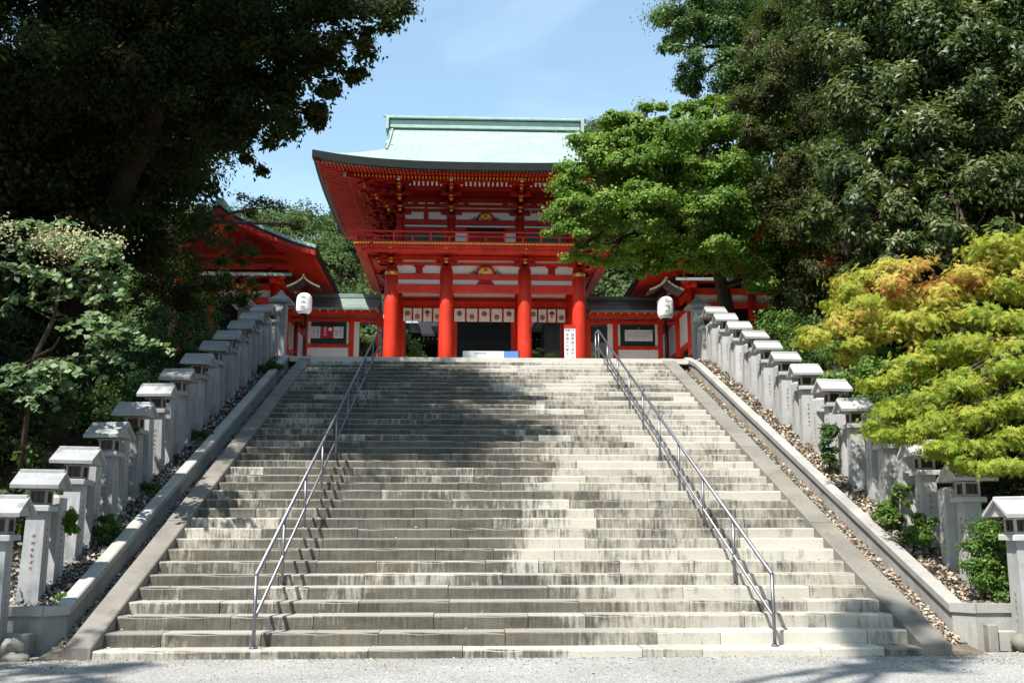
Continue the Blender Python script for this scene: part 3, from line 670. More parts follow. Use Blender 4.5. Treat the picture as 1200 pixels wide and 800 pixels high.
# frog-leg strut with carved ornament in the middle bay
def arch_pts(c, z, w_, h, th, n=9):
    o = [(c+w_*math.cos(math.pi*(1-i/n)), z+h*math.sin(math.pi*i/n)**.8) for i in range(n+1)]
    q = [(c+(w_-th)*math.cos(math.pi*i/n), z+(h-th*.8)*math.sin(math.pi*i/n)**.8) for i in range(n+1)]
    return o+q
def frogleg(c, y, z, w_, h, parent):
    m = MB(); o = arch_pts(c, z, w_, h, w_*.22); k = len(o)//2
    for i in range(k-1):
        a, b, d, e = o[i], o[i+1], o[2*k-2-i], o[2*k-1-i]
        m.prism([(a[0], y, a[1]), (b[0], y, b[1]), (d[0], y, d[1]), (e[0], y, e[1])][::-1], (0, .08, 0))
    for s in (-1, 1): m.prism([(c+s*w_*.78, y, z), (c+s*w_*1.25, y, z), (c+s*w_*1.0, y, z+h*.3)], (0, .08, 0))
    fo = m.build('frog_leg_strut', VERMD, parent)
    m = MB(); m.lathe((0, 0, 0), [(.02, 0), (h*.5, .01), (h*.42, .04), (.03, .05)], 14)
    m.v = [(c+v[0]*1.5, y+.02-v[2], z+h*.42+v[1]*.8) for v in m.v]; m.build('carved_flower', OCHRE, fo)
    m = MB()
    m.lathe((0, 0, 0), [(.01, 0), (h*.2, .0), (h*.16, .05), (.01, .06)], 10); m.v = [(c+v[0], y-.03-v[2], z+h*.45+v[1]) for v in m.v]
    for s in (-1, 1): m.prism([(c+s*w_*1.1, y+.04, z+.01), (c+s*w_*1.75, y+.04, z+.01), (c+s*w_*1.3, y+.04, z+h*.33), (c+s*w_*1.1, y+.04, z+h*.5)], (0, .03, 0))
    m.build('carved_leaf', TEAL, fo)
frogleg(GX, 36.88, 10.775, .36, .33, gate)
m = MB(); m.prism([(GX-.36, 36.93, 10.365), (GX+.36, 36.93, 10.365), (GX+.2, 36.93, 10.56), (GX-.2, 36.93, 10.56)], (0, .06, 0)); m.build('strut', VERMD, gate)
# brackets
def bracket(c, z0, z1, dirs, steps, reach, name, lateral=True, ends=OCHRE, s=1.0):
    """stepped bracket complex; dirs = outward unit vectors; arms step out and up"""
    red = MB(); ye = MB(); h = (z1-z0)/(steps+.6)
    x, y = c; red.cb((x, y, z0+h*.28), (.34*s, .34*s, h*.5)); 
    for dx, dy in dirs:
        L = math.hypot(dx, dy); ang = math.atan2(dy, dx)
        for i in range(steps):
            r = reach*(i+1)/steps*L; z = z0+h*(i+.75); ux, uy = dx/L, dy/L
            red.cb((x+ux*r/2, y+uy*r/2, z), (r, .12*s, h*.34), ang)
            ye.cb((x+ux*(r+.008), y+uy*(r+.008), z), (.018, .10*s, h*.28), ang)
            red.cb((x+ux*r*.97, y+uy*r*.97, z+h*.36), (.21*s, .21*s, h*.3), ang)
            ye.cb((x+ux*(r*.97+.115*s), y+uy*(r*.97+.115*s), z+h*.36), (.012, .12*s, h*.16), ang)
            if lateral:
                w_ = (.55+.18*i)*s
                red.cb((x+ux*r*.97, y+uy*r*.97, z+h*.62), (.11*s, w_, h*.28), ang)
                for q in (-w_/2+.08, w_/2-.08): red.cb((x+ux*r*.97-uy*q, y+uy*r*.97+ux*q, z+h*.9), (.17*s, .17*s, h*.22), ang)
    if lateral:
        for i in range(2):
            w_ = (.8+.5*i)*s; z = z0+h*(.75+i)
            for ax in ((1, 0), (0, 1)): red.cb((x, y, z), (w_ if ax[0] else .12*s, .12*s if ax[0] else w_, h*.34))
            for q in (-1, 1): red.cb((x+q*(w_/2-.1), y, z+h*.36), (.2*s, .2*s, h*.28)); 
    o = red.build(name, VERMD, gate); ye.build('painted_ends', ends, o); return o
for x in PX:
    for y, dy in ((37.0, -1), (42.0, 1)):
        dirs = [(0, dy)]
        if x in (PX[0], PX[3]): dirs += [((-1 if x < GX else 1), 0), ((-1 if x < GX else 1)*.95, dy*.95)]
        bracket((x, y), 10.93, 11.62, dirs, 2, .95, 'lower_bracket')
for sx in (-1, 1): bracket((GX+sx*3.47, 39.5), 10.93, 11.62, [(sx, 0)], 2, .95, 'lower_bracket')
# balcony
BW, BD = 4.78, 3.62
gb('balcony_joists', VERM, [(GX-BW+.06, GX+BW-.06, GY-BD+.06, GY+BD-.06, 11.50, 11.63)])
gb('purlin', VERM, [(GX-4.4, GX+4.4, GY-3.5, GY-3.36, 11.36, 11.50), (GX-4.4, GX+4.4, GY+3.36, GY+3.5, 11.36, 11.50), (GX-4.47, GX-4.33, GY-3.4, GY+3.4, 11.36, 11.50), (GX+4.33, GX+4.47, GY-3.4, GY+3.4, 11.36, 11.50)])
gb('balcony_floor', VERM, [(GX-BW, GX+BW, GY-BD, GY+BD, 11.63, 11.655)])
m = MB(); n = 96
for i in range(n):
    x = GX-BW+.05+(2*BW-.1)*i/(n-1)
    for y in (GY-BD-.012, GY+BD+.004): m.box(x-.035, x+.035, y, y+.012, 11.61, 11.675)
n = 72
for i in range(n):
    y = GY-BD+.05+(2*BD-.1)*i/(n-1)
    for x in (GX-BW-.012, GX+BW): m.box(x, x+.012, y-.035, y+.035, 11.61, 11.675)
m.build('floorboard_ends', OCHRE, gate)
bal = MB()
for y in (GY-BD+.1, GY+BD-.1):
    for z, h, e in ((12.10, .05, .32), (11.93, .035, .16), (11.72, .05, .1)): bal.box(GX-BW+.1-e, GX+BW-.1+e, y-.03, y+.03, z-h/2, z+h/2)
    for i in range(15): x = GX-BW+.1+(2*BW-.2)*i/14; bal.box(x-.035, x+.035, y-.034, y+.034, 11.655, 12.07 if i % 2 == 0 else 11.93)
for x in (GX-BW+.1, GX+BW-.1):
    for z, h, e in ((12.10, .046, .32), (11.93, .031, .16), (11.72, .046, .1)): bal.box(x-.027, x+.027, GY-BD+.1-e, GY+BD-.1+e, z-h/2, z+h/2)
    for i in range(11): y = GY-BD+.1+(2*BD-.2)*i/10; bal.box(x-.036, x+.036, y-.036, y+.036, 11.655, 12.07 if i % 2 == 0 else 11.93)
bal.build('balcony_railing', VERM, gate)
# upper storey
UX = [GX-3.2, GX-1.29, GX+1.29, GX+3.2]; UY0, UY1 = 37.25, 41.75
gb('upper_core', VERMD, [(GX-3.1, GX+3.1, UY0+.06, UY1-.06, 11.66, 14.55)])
for y in (UY0, 38.75, 40.25, UY1):
    for x in UX:
        if UY0 < y < UY1 and x in UX[1:3]: continue
        m = MB(); m.lathe((x, y, 11.65), [(.16, 0), (.155, 1.5)], 20); m.build('upper_pillar', VERMD, gate, True)
for y, s in ((UY0, -1), (UY1, 1)):
    for i in range(3):
        a, b = UX[i]+.12, UX[i+1]-.12; c = (a+b)/2; f = lambda d0, d1: sorted((y+s*d0, y+s*d1))
        gb('upper_plaster', WHITE, [(a, b, *f(-.05, .0), 12.65, 12.75), (a, b, *f(-.05, .0), 12.94, 13.25), (a, b, *f(-.05, .0), 13.37, 13.43), (a, b, *f(-.05, .0), 13.55, 13.62)])
        gb('upper_beam', VERMD, [(a, b, *f(-.02, .07), 12.52, 12.65), (a, b, *f(-.02, .09), 12.75, 12.94), (a, b, *f(-.02, .05), 13.25, 13.37), (a, b, *f(-.02, .04), 13.43, 13.55), (a, b, *f(-.02, .04), 13.62, 13.8)])
        if i != 1:
            gb('upper_strut', VERMD, [(c-.09, c+.09, *f(.0, .06), 12.94, 13.25), (c-.05, c+.05, *f(.0, .05), 13.37, 13.43), (c-.05, c+.05, *f(.0, .045), 13.55, 13.62)])
            o = gb('slatted_window', LATT, [(a+.15, b-.15, *f(-.02, .02), 11.95, 12.45)]); 
            gb('window_frame', VERMD, [(a, a+.15, *f(-.03, .05), 11.66, 12.52), (b-.15, b, *f(-.03, .05), 11.66, 12.52), (a+.15, b-.15, *f(-.03, .05), 12.45, 12.52), (a+.15, b-.15, *f(-.03, .05), 11.66, 11.95)], o)
        elif s < 0:
            frogleg(c, y-.12, 12.945, .33, .29, gate)
            gb('nameboard_lintel', BLACK, [(c-.72, c+.72, y-.16, y-.10, 12.50, 12.60)])
            gb('door_leaf', VERMD, [(c-.6, c-.01, y-.03, y+.02, 11.66, 12.48), (c+.01, c+.6, y-.03, y+.02, 11.66, 12.48)])
            gb('side_panel', WHITE, [(a+.02, c-.72, y-.02, y+.01, 11.75, 12.44)]); gb('side_panel', WHITE, [(c+.72, b-.02, y-.02, y+.01, 11.75, 12.44)])
for x, s in ((UX[0], -1), (UX[3], 1)):
    f = lambda d0, d1: sorted((x+s*d0, x+s*d1))
    gb('upper_side_beam', VERMD, [(*f(-.02, .08), UY0+.1, UY1-.1, z0, z1) for z0, z1 in ((12.52, 12.65), (12.75, 12.94), (13.25, 13.42), (13.6, 13.8))])
    gb('upper_side_plaster', WHITE, [(*f(-.05, .0), UY0+.1, UY1-.1, z0, z1) for z0, z1 in ((12.65, 12.75), (12.94, 13.25), (13.42, 13.6))])
for y, dy in ((UY0, -1), (UY1, 1)):
    for x in UX:
        dirs = [(0, dy)]
        if x in (UX[0], UX[3]): sx = -1 if x < GX else 1; dirs += [(sx, 0), (sx, dy)]
        bracket((x, y), 12.96, 14.06, dirs, 3, 1.25, 'upper_bracket')
for sx in (-1, 1):
    for y in (38.75, 40.25): bracket((GX+sx*3.2, y), 12.96, 14.06, [(sx, 0)], 3, 1.25, 'upper_bracket')
# white-ended tail beams that poke out over each bracket
for y, dy in ((UY0, -1), (UY1, 1)):
    for x in UX:
        m = MB(); m.beam((x, y, 14.25), (x, y+dy*1.55, 14.02), .13, .15); o = m.build('tail_beam', VERMD, gate)
        m = MB(); m.beam((x, y+dy*1.55, 14.02), (x, y+dy*1.57, 14.016), .11, .15); m.build('painted_end', WHITE, o)
for sx in (-1, 1):
    for y in (UY0, 38.75, 40.25, UY1):
        x = GX+sx*3.2; m = MB(); m.beam((x, y, 14.25), (x+sx*1.55, y, 14.02), .13, .15); o = m.build('tail_beam', VERMD, gate)
        m = MB(); m.beam((x+sx*1.55, y, 14.02), (x+sx*1.57, y, 14.016), .11, .15); m.build('painted_end', WHITE, o)
    for y, dy in ((UY0, -1), (UY1, 1)):
        x = GX+sx*3.2; m = MB(); m.beam((x, y, 14.22), (x+sx*1.9, y+dy*1.9, 14.0), .14, .16); o = m.build('corner_tail_beam', VERMD, gate)
        m = MB(); m.beam((x+sx*1.9, y+dy*1.9, 14.0), (x+sx*1.915, y+dy*1.915, 13.998), .12, .14); m.build('painted_end', WHITE, o)
# curved white ribs between the brackets under the front eave
for (a, b) in ((UX[0], UX[1]), (UX[1], UX[2]), (UX[2], UX[3])):
    a_, b_ = a+.38, b-.38; n = max(5, int((b_-a_)/.155)); m = MB()
    for i in range(n+1):
        x = a_+(b_-a_)*i/n; e = min(i, n-i); cut = .10 if e == 0 else .03 if e == 1 else 0
        m.prism([(x-.035, 36.35, 13.98), (x+.035, 36.35, 13.98), (x+.035, 36.05, 14.22-cut), (x-.035, 36.05, 14.22-cut)], (0, .05, .03))
    m.build('curved_ribs', WHITE, gate)
    gb('rib_backing', VERMD, [(a+.2, b-.2, 36.44, 36.52, 13.85, 14.34)])
gb('eave_purlin', VERMD, [(GX-4.5, GX+4.5, 35.93, 36.07, 14.04, 14.2), (GX-4.5, GX+4.5, 42.93, 43.07, 14.04, 14.2), (GX-4.52, GX-4.38, 36.0, 43, 14.03, 14.19), (GX+4.38, GX+4.52, 36.0, 43, 14.03, 14.19)])
# roof
AX, AY, GXH = 6.15, 5.1, 3.72
def lift(dx, dy): return .38*(min(1.05, abs(dx)/AX)*min(1.05, abs(dy)/AY))**3
def prof(d): return .497*d+.029*d*d
def roof_z(dx, dy, main):
    d1 = AY-abs(dy); d2 = AX-abs(dx)
    return 14.2 + lift(dx, dy) + (prof(d1) if main else prof(min(d1, d2)))
def grid_sheet(mb, us, vs_, fn, flip=False):
    n = len(us); pts = [fn(u, v) for v in vs_ for u in us]
    fs = [(j*n+i, j*n+i+1, (j+1)*n+i+1, (j+1)*n+i) for j in range(len(vs_)-1) for i in range(n-1)]
    if flip: fs = [f[::-1] for f in fs]
    mb.add(pts, fs)
def lin(a, b, n): return [a+(b-a)*i/(n-1) for i in range(n)]
TH = .05
skirt = MB(); D2 = AX-GXH
for s in (-1, 1):                                   # front and back slopes: the middle and the hipped ends
    grid_sheet(skirt, lin(-GXH, GXH, 25), lin(0, AY, 22), lambda u, v: (GX+u, GY+s*(AY-v), 14.2+lift(u, AY-v)+prof(v)), s > 0)
    for q in (-1, 1):
        # hip part of the front slope: v in 0..D2, clipped on the diagonal
        def F(u, v, s=s, q=q): d = AX-(AX-GXH)*u; xx = GXH+(AX-v*1.0-GXH)*u; return (GX+q*xx, GY+s*(AY-v), 14.2+lift(xx, AY-v)+prof(v))
        grid_sheet(skirt, lin(0, 1, 14), lin(0, D2, 12), F, (s > 0) != (q < 0))
        # side skirt
    def Sd(u, v, q=s): yy = (AY-v)*u; return (GX+q*(AX-v), GY+yy, 14.2+lift(AX-v, yy)+prof(v))
    grid_sheet(skirt, lin(-1, 1, 33), lin(0, D2, 12), Sd, s < 0)
# verge returns: main slopes oversail the gable walls
for s in (-1, 1):
    for q in (-1, 1):
        y0 = AY-D2+.1
        grid_sheet(skirt, lin(GXH-.02, GXH+.12, 3), lin(D2-.25, AY, 14), lambda u, v: (GX+q*u, GY+s*(AY-v), 14.23+prof(v)+.05), (s > 0) != (q < 0))
        vb = MB()
        for i in range(13):
            v0, v1 = D2-.25+(AY-D2+.25)*i/13, D2-.25+(AY-D2+.25)*(i+1)/13
            vb.prism([(GX+q*(GXH+.12), GY+s*(AY-v0), 14.28+prof(v0)), (GX+q*(GXH+.12), GY+s*(AY-v1), 14.28+prof(v1)), (GX+q*(GXH+.12), GY+s*(AY-v1), 14.14+prof(v1)), (GX+q*(GXH+.12), GY+s*(AY-v0), 14.14+prof(v0))], (-q*.08, 0, 0))
        vb.build('bargeboard', PCOPPER, gate)
ro = skirt.build('roof', COPPER, gate)
for q in (-1, 1):
    m = MB(); x = GX+q*(GXH-.25); m.prism([(x, GY-AY+D2-.2, 15.2), (x, GY+AY-D2+.2, 15.2), (x, GY, 17.45)], (q*.05, 0, 0)); m.build('gable_wall', WHITE, gate)
    m = MB(); x = GX+q*(GXH-.18); m.box(*sorted((x, x+q*.1)), GY-2.2, GY+2.2, 15.72, 15.92); m.box(*sorted((x, x+q*.1)), GY-.12, GY+.12, 15.92, 17.3); m.build('gable_timbers', VERMD, gate)
# eave edge and soffit
ed = MB()
for s in (-1, 1):
    for seg in range(40):
        u0, u1 = -AX+2*AX*seg/40, -AX+2*AX*(seg+1)/40
        za, zb = 14.2+lift(u0, AY), 14.2+lift(u1, AY); y = GY+s*AY
        ed.add([(GX+u0, y, za), (GX+u1, y, zb), (GX+u1, y-s*.03, zb-.28), (GX+u0, y-s*.03, za-.28), (GX+u0, y-s*.30, za-.30), (GX+u1, y-s*.30, zb-.30)], [(0, 1, 2, 3), (3, 2, 5, 4)])
        v0, v1 = -AY+2*AY*seg/40, -AY+2*AY*(seg+1)/40; za, zb = 14.2+lift(AX, v0), 14.2+lift(AX, v1); x = GX+s*AX
        ed.add([(x, GY+v0, za), (x, GY+v1, zb), (x-s*.03, GY+v1, zb-.28), (x-s*.03, GY+v0, za-.28), (x-s*.30, GY+v0, za-.30), (x-s*.30, GY+v1, zb-.30)], [(0, 1, 2, 3), (3, 2, 5, 4)])
ed.build('roof_edge', EDGE, gate)
so_ = MB()
def soff(dx, dy, d): return 13.91+lift(dx, dy)*.95+min(d, 3.2)*.19
for s in (-1, 1):
    grid_sheet(so_, lin(-1, 1, 33), lin(.1, 2.9, 8), lambda u, v: (GX+u*(AX-v), GY+s*(AY-v), soff(u*(AX-v), AY-v, v)+.07), s < 0)
    grid_sheet(so_, lin(-1, 1, 33), lin(.1, 2.9, 8), lambda u, v: (GX+s*(AX-v), GY+u*(AY-v), soff(AX-v, u*(AY-v), v)+.07), s > 0)
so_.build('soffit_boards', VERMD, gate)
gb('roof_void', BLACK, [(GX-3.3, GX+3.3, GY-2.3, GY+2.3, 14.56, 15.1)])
def rafters(side, tier):
    """one mesh of parallel rafters under one eave; tier 0 = flying, 1 = base rafters"""
    m = MB(); e = MB(); A, B = (AX, AY) if side in 'fb' else (AY, AX); n = int(2*A/.13)
    for i in range(n+1):
        u = -A+.1+(2*A-.2)*i/n; v0, v1 = (.16, 1.35) if tier == 0 else (1.12, 2.9)
        v1 = min(v1, A-abs(u)+.02)
        if v1-v0 < .05: continue
        zz = .0 if tier == 0 else -.125
        def P(v):
            dx, dy = (u, (B-v)) if side in 'fb' else ((B-v), u)
            z = soff(dx, dy, v)+zz
            if side == 'f': return (GX+u, GY-(B-v), z)
            if side == 'b': return (GX+u, GY+(B-v), z)
            if side == 'l': return (GX-(B-v), GY+u, z)
            return (GX+(B-v), GY+u, z)
        a, b = P(v0), P(v1); m.beam(a, b, .062, .085)
        d = (Vector(a)-Vector(b)).normalized()*.01; e.beam(Vector(a)+d, a, .054, .076)
    if tier == 1:
        q = MB()
    o = m.build('flying_rafters' if tier == 0 else 'base_rafters', VERM, gate); e.build('painted_ends', OCHRE, o)
for sd in 'fblr':
    for tr_ in (0, 1): rafters(sd, tr_)
m = MB()
for s in (-1, 1):
    for q in (-1, 1):
        m.beam((GX+q*3.1, GY+s*2.15, 14.42), (GX+q*(AX-.12), GY+s*(AY-.12), 13.93+.36), .15, .2)
m.build('hip_rafters', VERMD, gate)
kb = MB()
for s in (-1, 1):
    for seg in range(30):
        a, b = -1+2*seg/30, -1+2*(seg+1)/30
        for v, dz in ((1.16, -.05),):
            kb.beam((GX+a*(AX-v), GY+s*(AY-v), soff(a*(AX-v), AY-v, v)+dz+.05), (GX+b*(AX-v), GY+s*(AY-v), soff(b*(AX-v), AY-v, v)+dz+.05), .07, .06)
            kb.beam((GX+s*(AX-v), GY+a*(AY-v), soff(AX-v, a*(AY-v), v)+dz+.05), (GX+s*(AX-v), GY+b*(AY-v), soff(AX-v, b*(AY-v), v)+dz+.05), .07, .06)
kb.build('eave_batten', VERM, gate)
# ridge
rd = MB(); RL = 3.86
for z0, z1, wd, e in ((17.40, 17.53, .30, 0), (17.57, 17.75, .24, 0), (17.79, 17.88, .36, .05)): rd.bbox(GX-RL-e, GX+RL+e, GY-wd, GY+wd, z0, z1, .02)
rd.box(GX-RL+.02, GX+RL-.02, GY-.16, GY+.16, 17.38, 17.85)
ri = rd.build('ridge', PCOPPER, gate)
m = MB(); m.box(GX-RL+.04, GX+RL-.04, GY-.22, GY+.22, 17.53, 17.57); m.box(GX-RL+.04, GX+RL-.04, GY-.2, GY+.2, 17.75, 17.79); m.build('ridge_shadow_groove', EDGE, ri)  # near-black strips put in as shadow lines between the ridge bands
for s in (-1, 1):
    m = MB(); x = GX+s*(RL+.02); m.prism([(x, GY-.42, 17.3), (x, GY+.42, 17.3), (x, GY+.36, 17.8), (x, GY+.2, 17.95), (x, GY-.2, 17.95), (x, GY-.36, 17.8)], (s*.12, 0, 0)); m.prism([(x-.02, GY-.1, 17.9), (x-.02, GY+.1, 17.9), (x+s*.26, GY+.06, 17.98), (x+s*.26, GY-.06, 17.98)], (0, 0, .06)); m.build('ridge_end_ornament', COPPER, ri)
# crest curtains
def rosette(c, r, n, y, mb):
    for i in range(n):
        a = 2*math.pi*i/n; w_ = math.pi/n*.82; pts = [(c[0]+.25*r*math.cos(a), y, c[1]+.25*r*math.sin(a)), (c[0]+.85*r*math.cos(a-w_), y, c[1]+.85*r*math.sin(a-w_)), (c[0]+r*math.cos(a), y, c[1]+r*math.sin(a)), (c[0]+.85*r*math.cos(a+w_), y, c[1]+.85*r*math.sin(a+w_))]
        mb.prism(pts[::-1], (0, .004, 0))
    pts = [(c[0]+.2*r*math.cos(2*math.pi*i/12), y, c[1]+.2*r*math.sin(2*math.pi*i/12)) for i in range(12)]; mb.prism(pts[::-1], (0, .004, 0))
def curtain(a, b, n, y, label):
    t = thing('crest_curtain', ((a+b)/2, y, 9.45), label, 'curtain', 'white crest curtains hung in the gate')
    wd = (b-a)/n
    for i in range(n):
        x0, x1 = a+wd*i+.035, a+wd*(i+1)-.035; m = MB(); nn = 6
        ph = random.uniform(0, 6)
        pts = [(x0+(x1-x0)*k/nn, y+.012*math.sin(k*1.6+ph)) for k in range(nn+1)]
        for k in range(nn):
            p, q = pts[k], pts[k+1]; m.add([(p[0], p[1], 9.46), (q[0], q[1], 9.46), (q[0], q[1], 9.98), (p[0], p[1], 9.98), (p[0], p[1]+.012, 9.46), (q[0], q[1]+.012, 9.46), (q[0], q[1]+.012, 9.98), (p[0], p[1]+.012, 9.98)], [(0,1,2,3),(7,6,5,4),(0,4,5,1),(3,2,6,7)])
        po = m.build('cloth_panel', CLOTH, t)
        m = MB(); cx, cz = (x0+x1)/2, (9.77 if i % 2 == 0 else 9.64)
        if i % 4 == 2 and n == 4:
            m.prism([(cx-.10, y-.02, cz+.01), (cx-.04, y-.02, cz-.03), (cx, y-.02, cz+.02), (cx+.04, y-.02, cz-.03), (cx+.10, y-.02, cz+.01), (cx+.07, y-.02, cz+.10), (cx, y-.02, cz+.12), (cx-.07, y-.02, cz+.10)], (0, .004, 0))
            m.prism([(cx-.05, y-.02, cz-.09), (cx, y-.02, cz-.13), (cx+.05, y-.02, cz-.09), (cx+.02, y-.02, cz-.04), (cx-.02, y-.02, cz-.04)], (0, .004, 0))
        else: rosette((cx, cz), .105, 16 if i % 2 == 0 else 8, y-.02, m)
        m.build('crest', CREST, po)
    m = MB()
    for i in range(1, n): m.box(a+wd*i-.018, a+wd*i+.018, y-.004, y+.004, 9.40, 9.98)
    m.build('cords', VERMD, t)
    m = MB(); m.tube([(a, y+.02, 9.985), (b, y+.02, 9.985)], .014, 6); m.build('rod', DARKW, t)
curtain(-2.55, -.98, 4, 39.30, 'four-panel white crest curtain in the left bay of the gate')
curtain(PX[1]+.24, PX[2]-.24, 5, 39.30, 'five-panel white crest curtain over the middle doorway')
curtain(2.38, 3.86, 4, 39.30, 'four-panel white crest curtain in the right bay of the gate')

# ------------------------------------------------------------------ roofed corridors beside the gate
def corridor(x0, x1, s, label):
    """x0 outer end, x1 end at the gate"""
    lo, hi = sorted((x0, x1)); t = thing('roofed_corridor', ((lo+hi)/2, 39.5, 6), label, 'corridor', 'roofed corridors flanking the gate')
    m = MB()
    for q in (-1, 1):
        m.add([(lo, 40+q*1.45, 9.82), (hi, 40+q*1.45, 9.82), (hi, 40+q*.5, 10.22), (lo, 40+q*.5, 10.22), (lo, 40, 10.55), (hi, 40, 10.55)], [(0, 1, 2, 3), (3, 2, 5, 4)] if q < 0 else [(3, 2, 1, 0), (4, 5, 2, 3)])
    for q in (-1, 1): m.box(lo, hi, *sorted((40+q*1.45, 40+q*1.38)), 9.74, 9.818)
    m.bbox(lo, hi, 39.87, 40.13, 10.5, 10.66, .03)
    m.build('roof', DCOPPER, t)
    m = MB(); n = int((hi-lo)/.3); e = MB()
    for i in range(n+1):
        x = lo+(hi-lo)*i/n
        m.beam((x, 38.62, 9.70), (x, 39.9, 10.1), .06, .07); m.beam((x, 41.38, 9.70), (x, 40.1, 10.1), .06, .07); e.beam((x, 38.61, 9.70), (x, 38.62, 9.703), .055, .06)
    m.box(lo, hi, 38.66, 38.72, 9.735, 9.765)
    o = m.build('rafters', VERM, t); e.build('painted_ends', OCHRE, o)
    gb('wall_plate', VERM, [(lo, hi, 39.42, 39.58, 9.66, 9.80), (lo, hi, 39.44, 39.56, 9.44, 9.575)], t)
    gb('roof_beam', VERM, [(lo, hi, 38.74, 38.86, 9.6, 9.72)], t)
    posts = []
    p_in = x1 + s*1.08      # post next to the opening
    p_out = p_in + s*1.78
    for x in (x1+s*.0, p_in, p_out):
        if lo-.01 <= x <= hi+.01:
            m = MB(); m.bbox(x-.095, x+.095, 39.40, 39.60, 6.0, 9.66, .012); m.build('post', VERM, t)
    a, b = sorted((p_in+s*.095, p_out-s*.095))
    fr = gb('window_frame', WHITE, [(a, a+.10, 39.47, 39.53, 8.42, 9.44), (b-.10, b, 39.47, 39.53, 8.42, 9.44)], t)
    m = MB(); n = 30
    for i in range(n): x = a+.12+(b-a-.24)*i/(n-1); m.box(x-.014, x+.014, 39.48, 39.52, 8.56, 9.44)
    m.build('lattice', LATT, fr)
    gb('window_backing', BLACK, [(a+.1, b-.1, 39.60, 39.62, 8.5, 9.44)], fr)
    gb('sill_beam', VERM, [(a, b, 39.42, 39.58, 8.42, 8.56)], t)
    gb('lower_plaster', WHITE, [(a, b, 39.46, 39.54, 6.0, 8.42)], t)
    c0, c1 = sorted((p_in-s*.097, p_in-s*.30)); gb('white_jamb', WHITE, [(c0, c1, 39.46, 39.54, 6.0, 9.44)], t)
    return t, a, b
cl_, la, lb = corridor(-8.2, PX[0]-.62, -1, 'roofed vermilion corridor with latticed window left of the gate')
cr_, ra, rb = corridor(9.6, PX[3]+.62, 1, 'roofed vermilion corridor with latticed window right of the gate')
# posters and notice
t = thing('poster_row', ((la+lb)/2, 39.4, 8.8), 'white and dark red posters hung on the left green lattice', 'poster')
x0 = la+.12; z0, z1 = 8.78, 9.24
gb('poster_sheet', BOARDW, [(x0, x0+.36, 39.42, 39.435, z0, z1)], t); gb('red_poster_sheet', POSTER, [(x0+.37, x0+.86, 39.42, 39.435, z0, z1)], t); gb('poster_sheet', BOARDW, [(x0+.87, x0+1.25, 39.42, 39.435, z0, z1)], t)
def col_text(s_, x, ztop, step, size, mat, y, par, nm='lettering'):
    for i, ch in enumerate(s_): cjk(ch, size, mat, nm, par, (x, y, ztop-i*step))
col_text('祈祷受付', x0+.27, z1-.08, .105, .10, INK, 39.415, t); col_text('交通安全', x0+.11, z1-.08, .105, .09, CREST, 39.415, t)
col_text('初宮詣', x0+.55, z1-.08, .12, .12, CLOTH, 39.415, t)
m = MB(); m.lathe((0, 0, 0), [(.07, 0), (.07, .004)], 16); m.v = [(x0+.74+v[0], 39.415-v[2], z1-.11+v[1]) for v in m.v]; m.build('pale_disc', CLOTH, t)
col_text('七五三', x0+1.15, z1-.08, .13, .11, INK, 39.415, t); col_text('車祓', x0+.98, z1-.2, .13, .10, INK, 39.415, t)
t = thing('notice_board', ((ra+rb)/2, 39.4, 8.8), 'pale grey notice sheet hung on the right green lattice', 'notice board')
gb('sheet', BOARDW, [(ra+.28, ra+1.38, 39.41, 39.43, 8.76, 9.21)], t)
m = MB()
for i in range(22):
    x = ra+.36+i*.042; m.box(x-.004, x+.004, 39.405, 39.41, 8.82+random.uniform(0, .1), 9.14)
m.build('fine_writing', PTILE, t)
col_text('案内', ra+1.31, 9.13, .07, .06, INK, 39.405, t); m = MB(); m.tube([(ra+.83, 39.42, 9.21), (ra+.83, 39.42, 9.34)], .01, 5); m.build('hanging_cord', CLOTH, t)
# tall white board with columns of writing
t = thing('tall_sign_board', (3.66, 36.0, 6), 'tall white board with columns of black writing by the right gate pillar', 'sign board')
gb('panel', BOARDW, [(3.47, 3.87, 35.98, 36.02, 6.4, 8.58)], t); gb('red_top', VERMD, [(3.46, 3.88, 35.965, 36.035, 8.58, 8.70)], t)
gb('leg', DARKW, [(3.47, 3.51, 36.021, 36.05, 6.0, 8.5)], t); gb('leg', DARKW, [(3.80, 3.84, 36.021, 36.05, 6.0, 8.5)], t)
cjk('平成二十', .095, INK, 'lettering', t, (3.67, 35.975, 8.49))
col_text('平成十六年十二月', 3.575, 8.32, .135, .12, INK, 35.975, t); col_text('厄年四二才六一才', 3.765, 8.32, .135, .12, INK, 35.975, t)
# banner lying across the top step edge
t = thing('banner_board', (.65, 28.3, 6), 'low white board with a blue right end at the top of the steps', 'banner')
gb('white_panel', BOARDW, [(-.13, 1.02, 28.28, 28.32, 6.12, 6.385)], t); gb('blue_panel', BLUE, [(1.02, 1.43, 28.28, 28.32, 6.12, 6.385)], t)
gb('foot', STEEL, [(-.05, 0.0, 28.15, 28.45, 6.0, 6.12), (1.3, 1.35, 28.15, 28.45, 6.0, 6.12)], t); gb('edge_strip', BLACK, [(-.16, -.13, 28.27, 28.33, 6.1, 6.40), (1.43, 1.46, 28.27, 28.33, 6.1, 6.40)], t)
gb('blue_print', PTILE, [(.2, .55, 28.275, 28.279, 6.31, 6.335)], t)

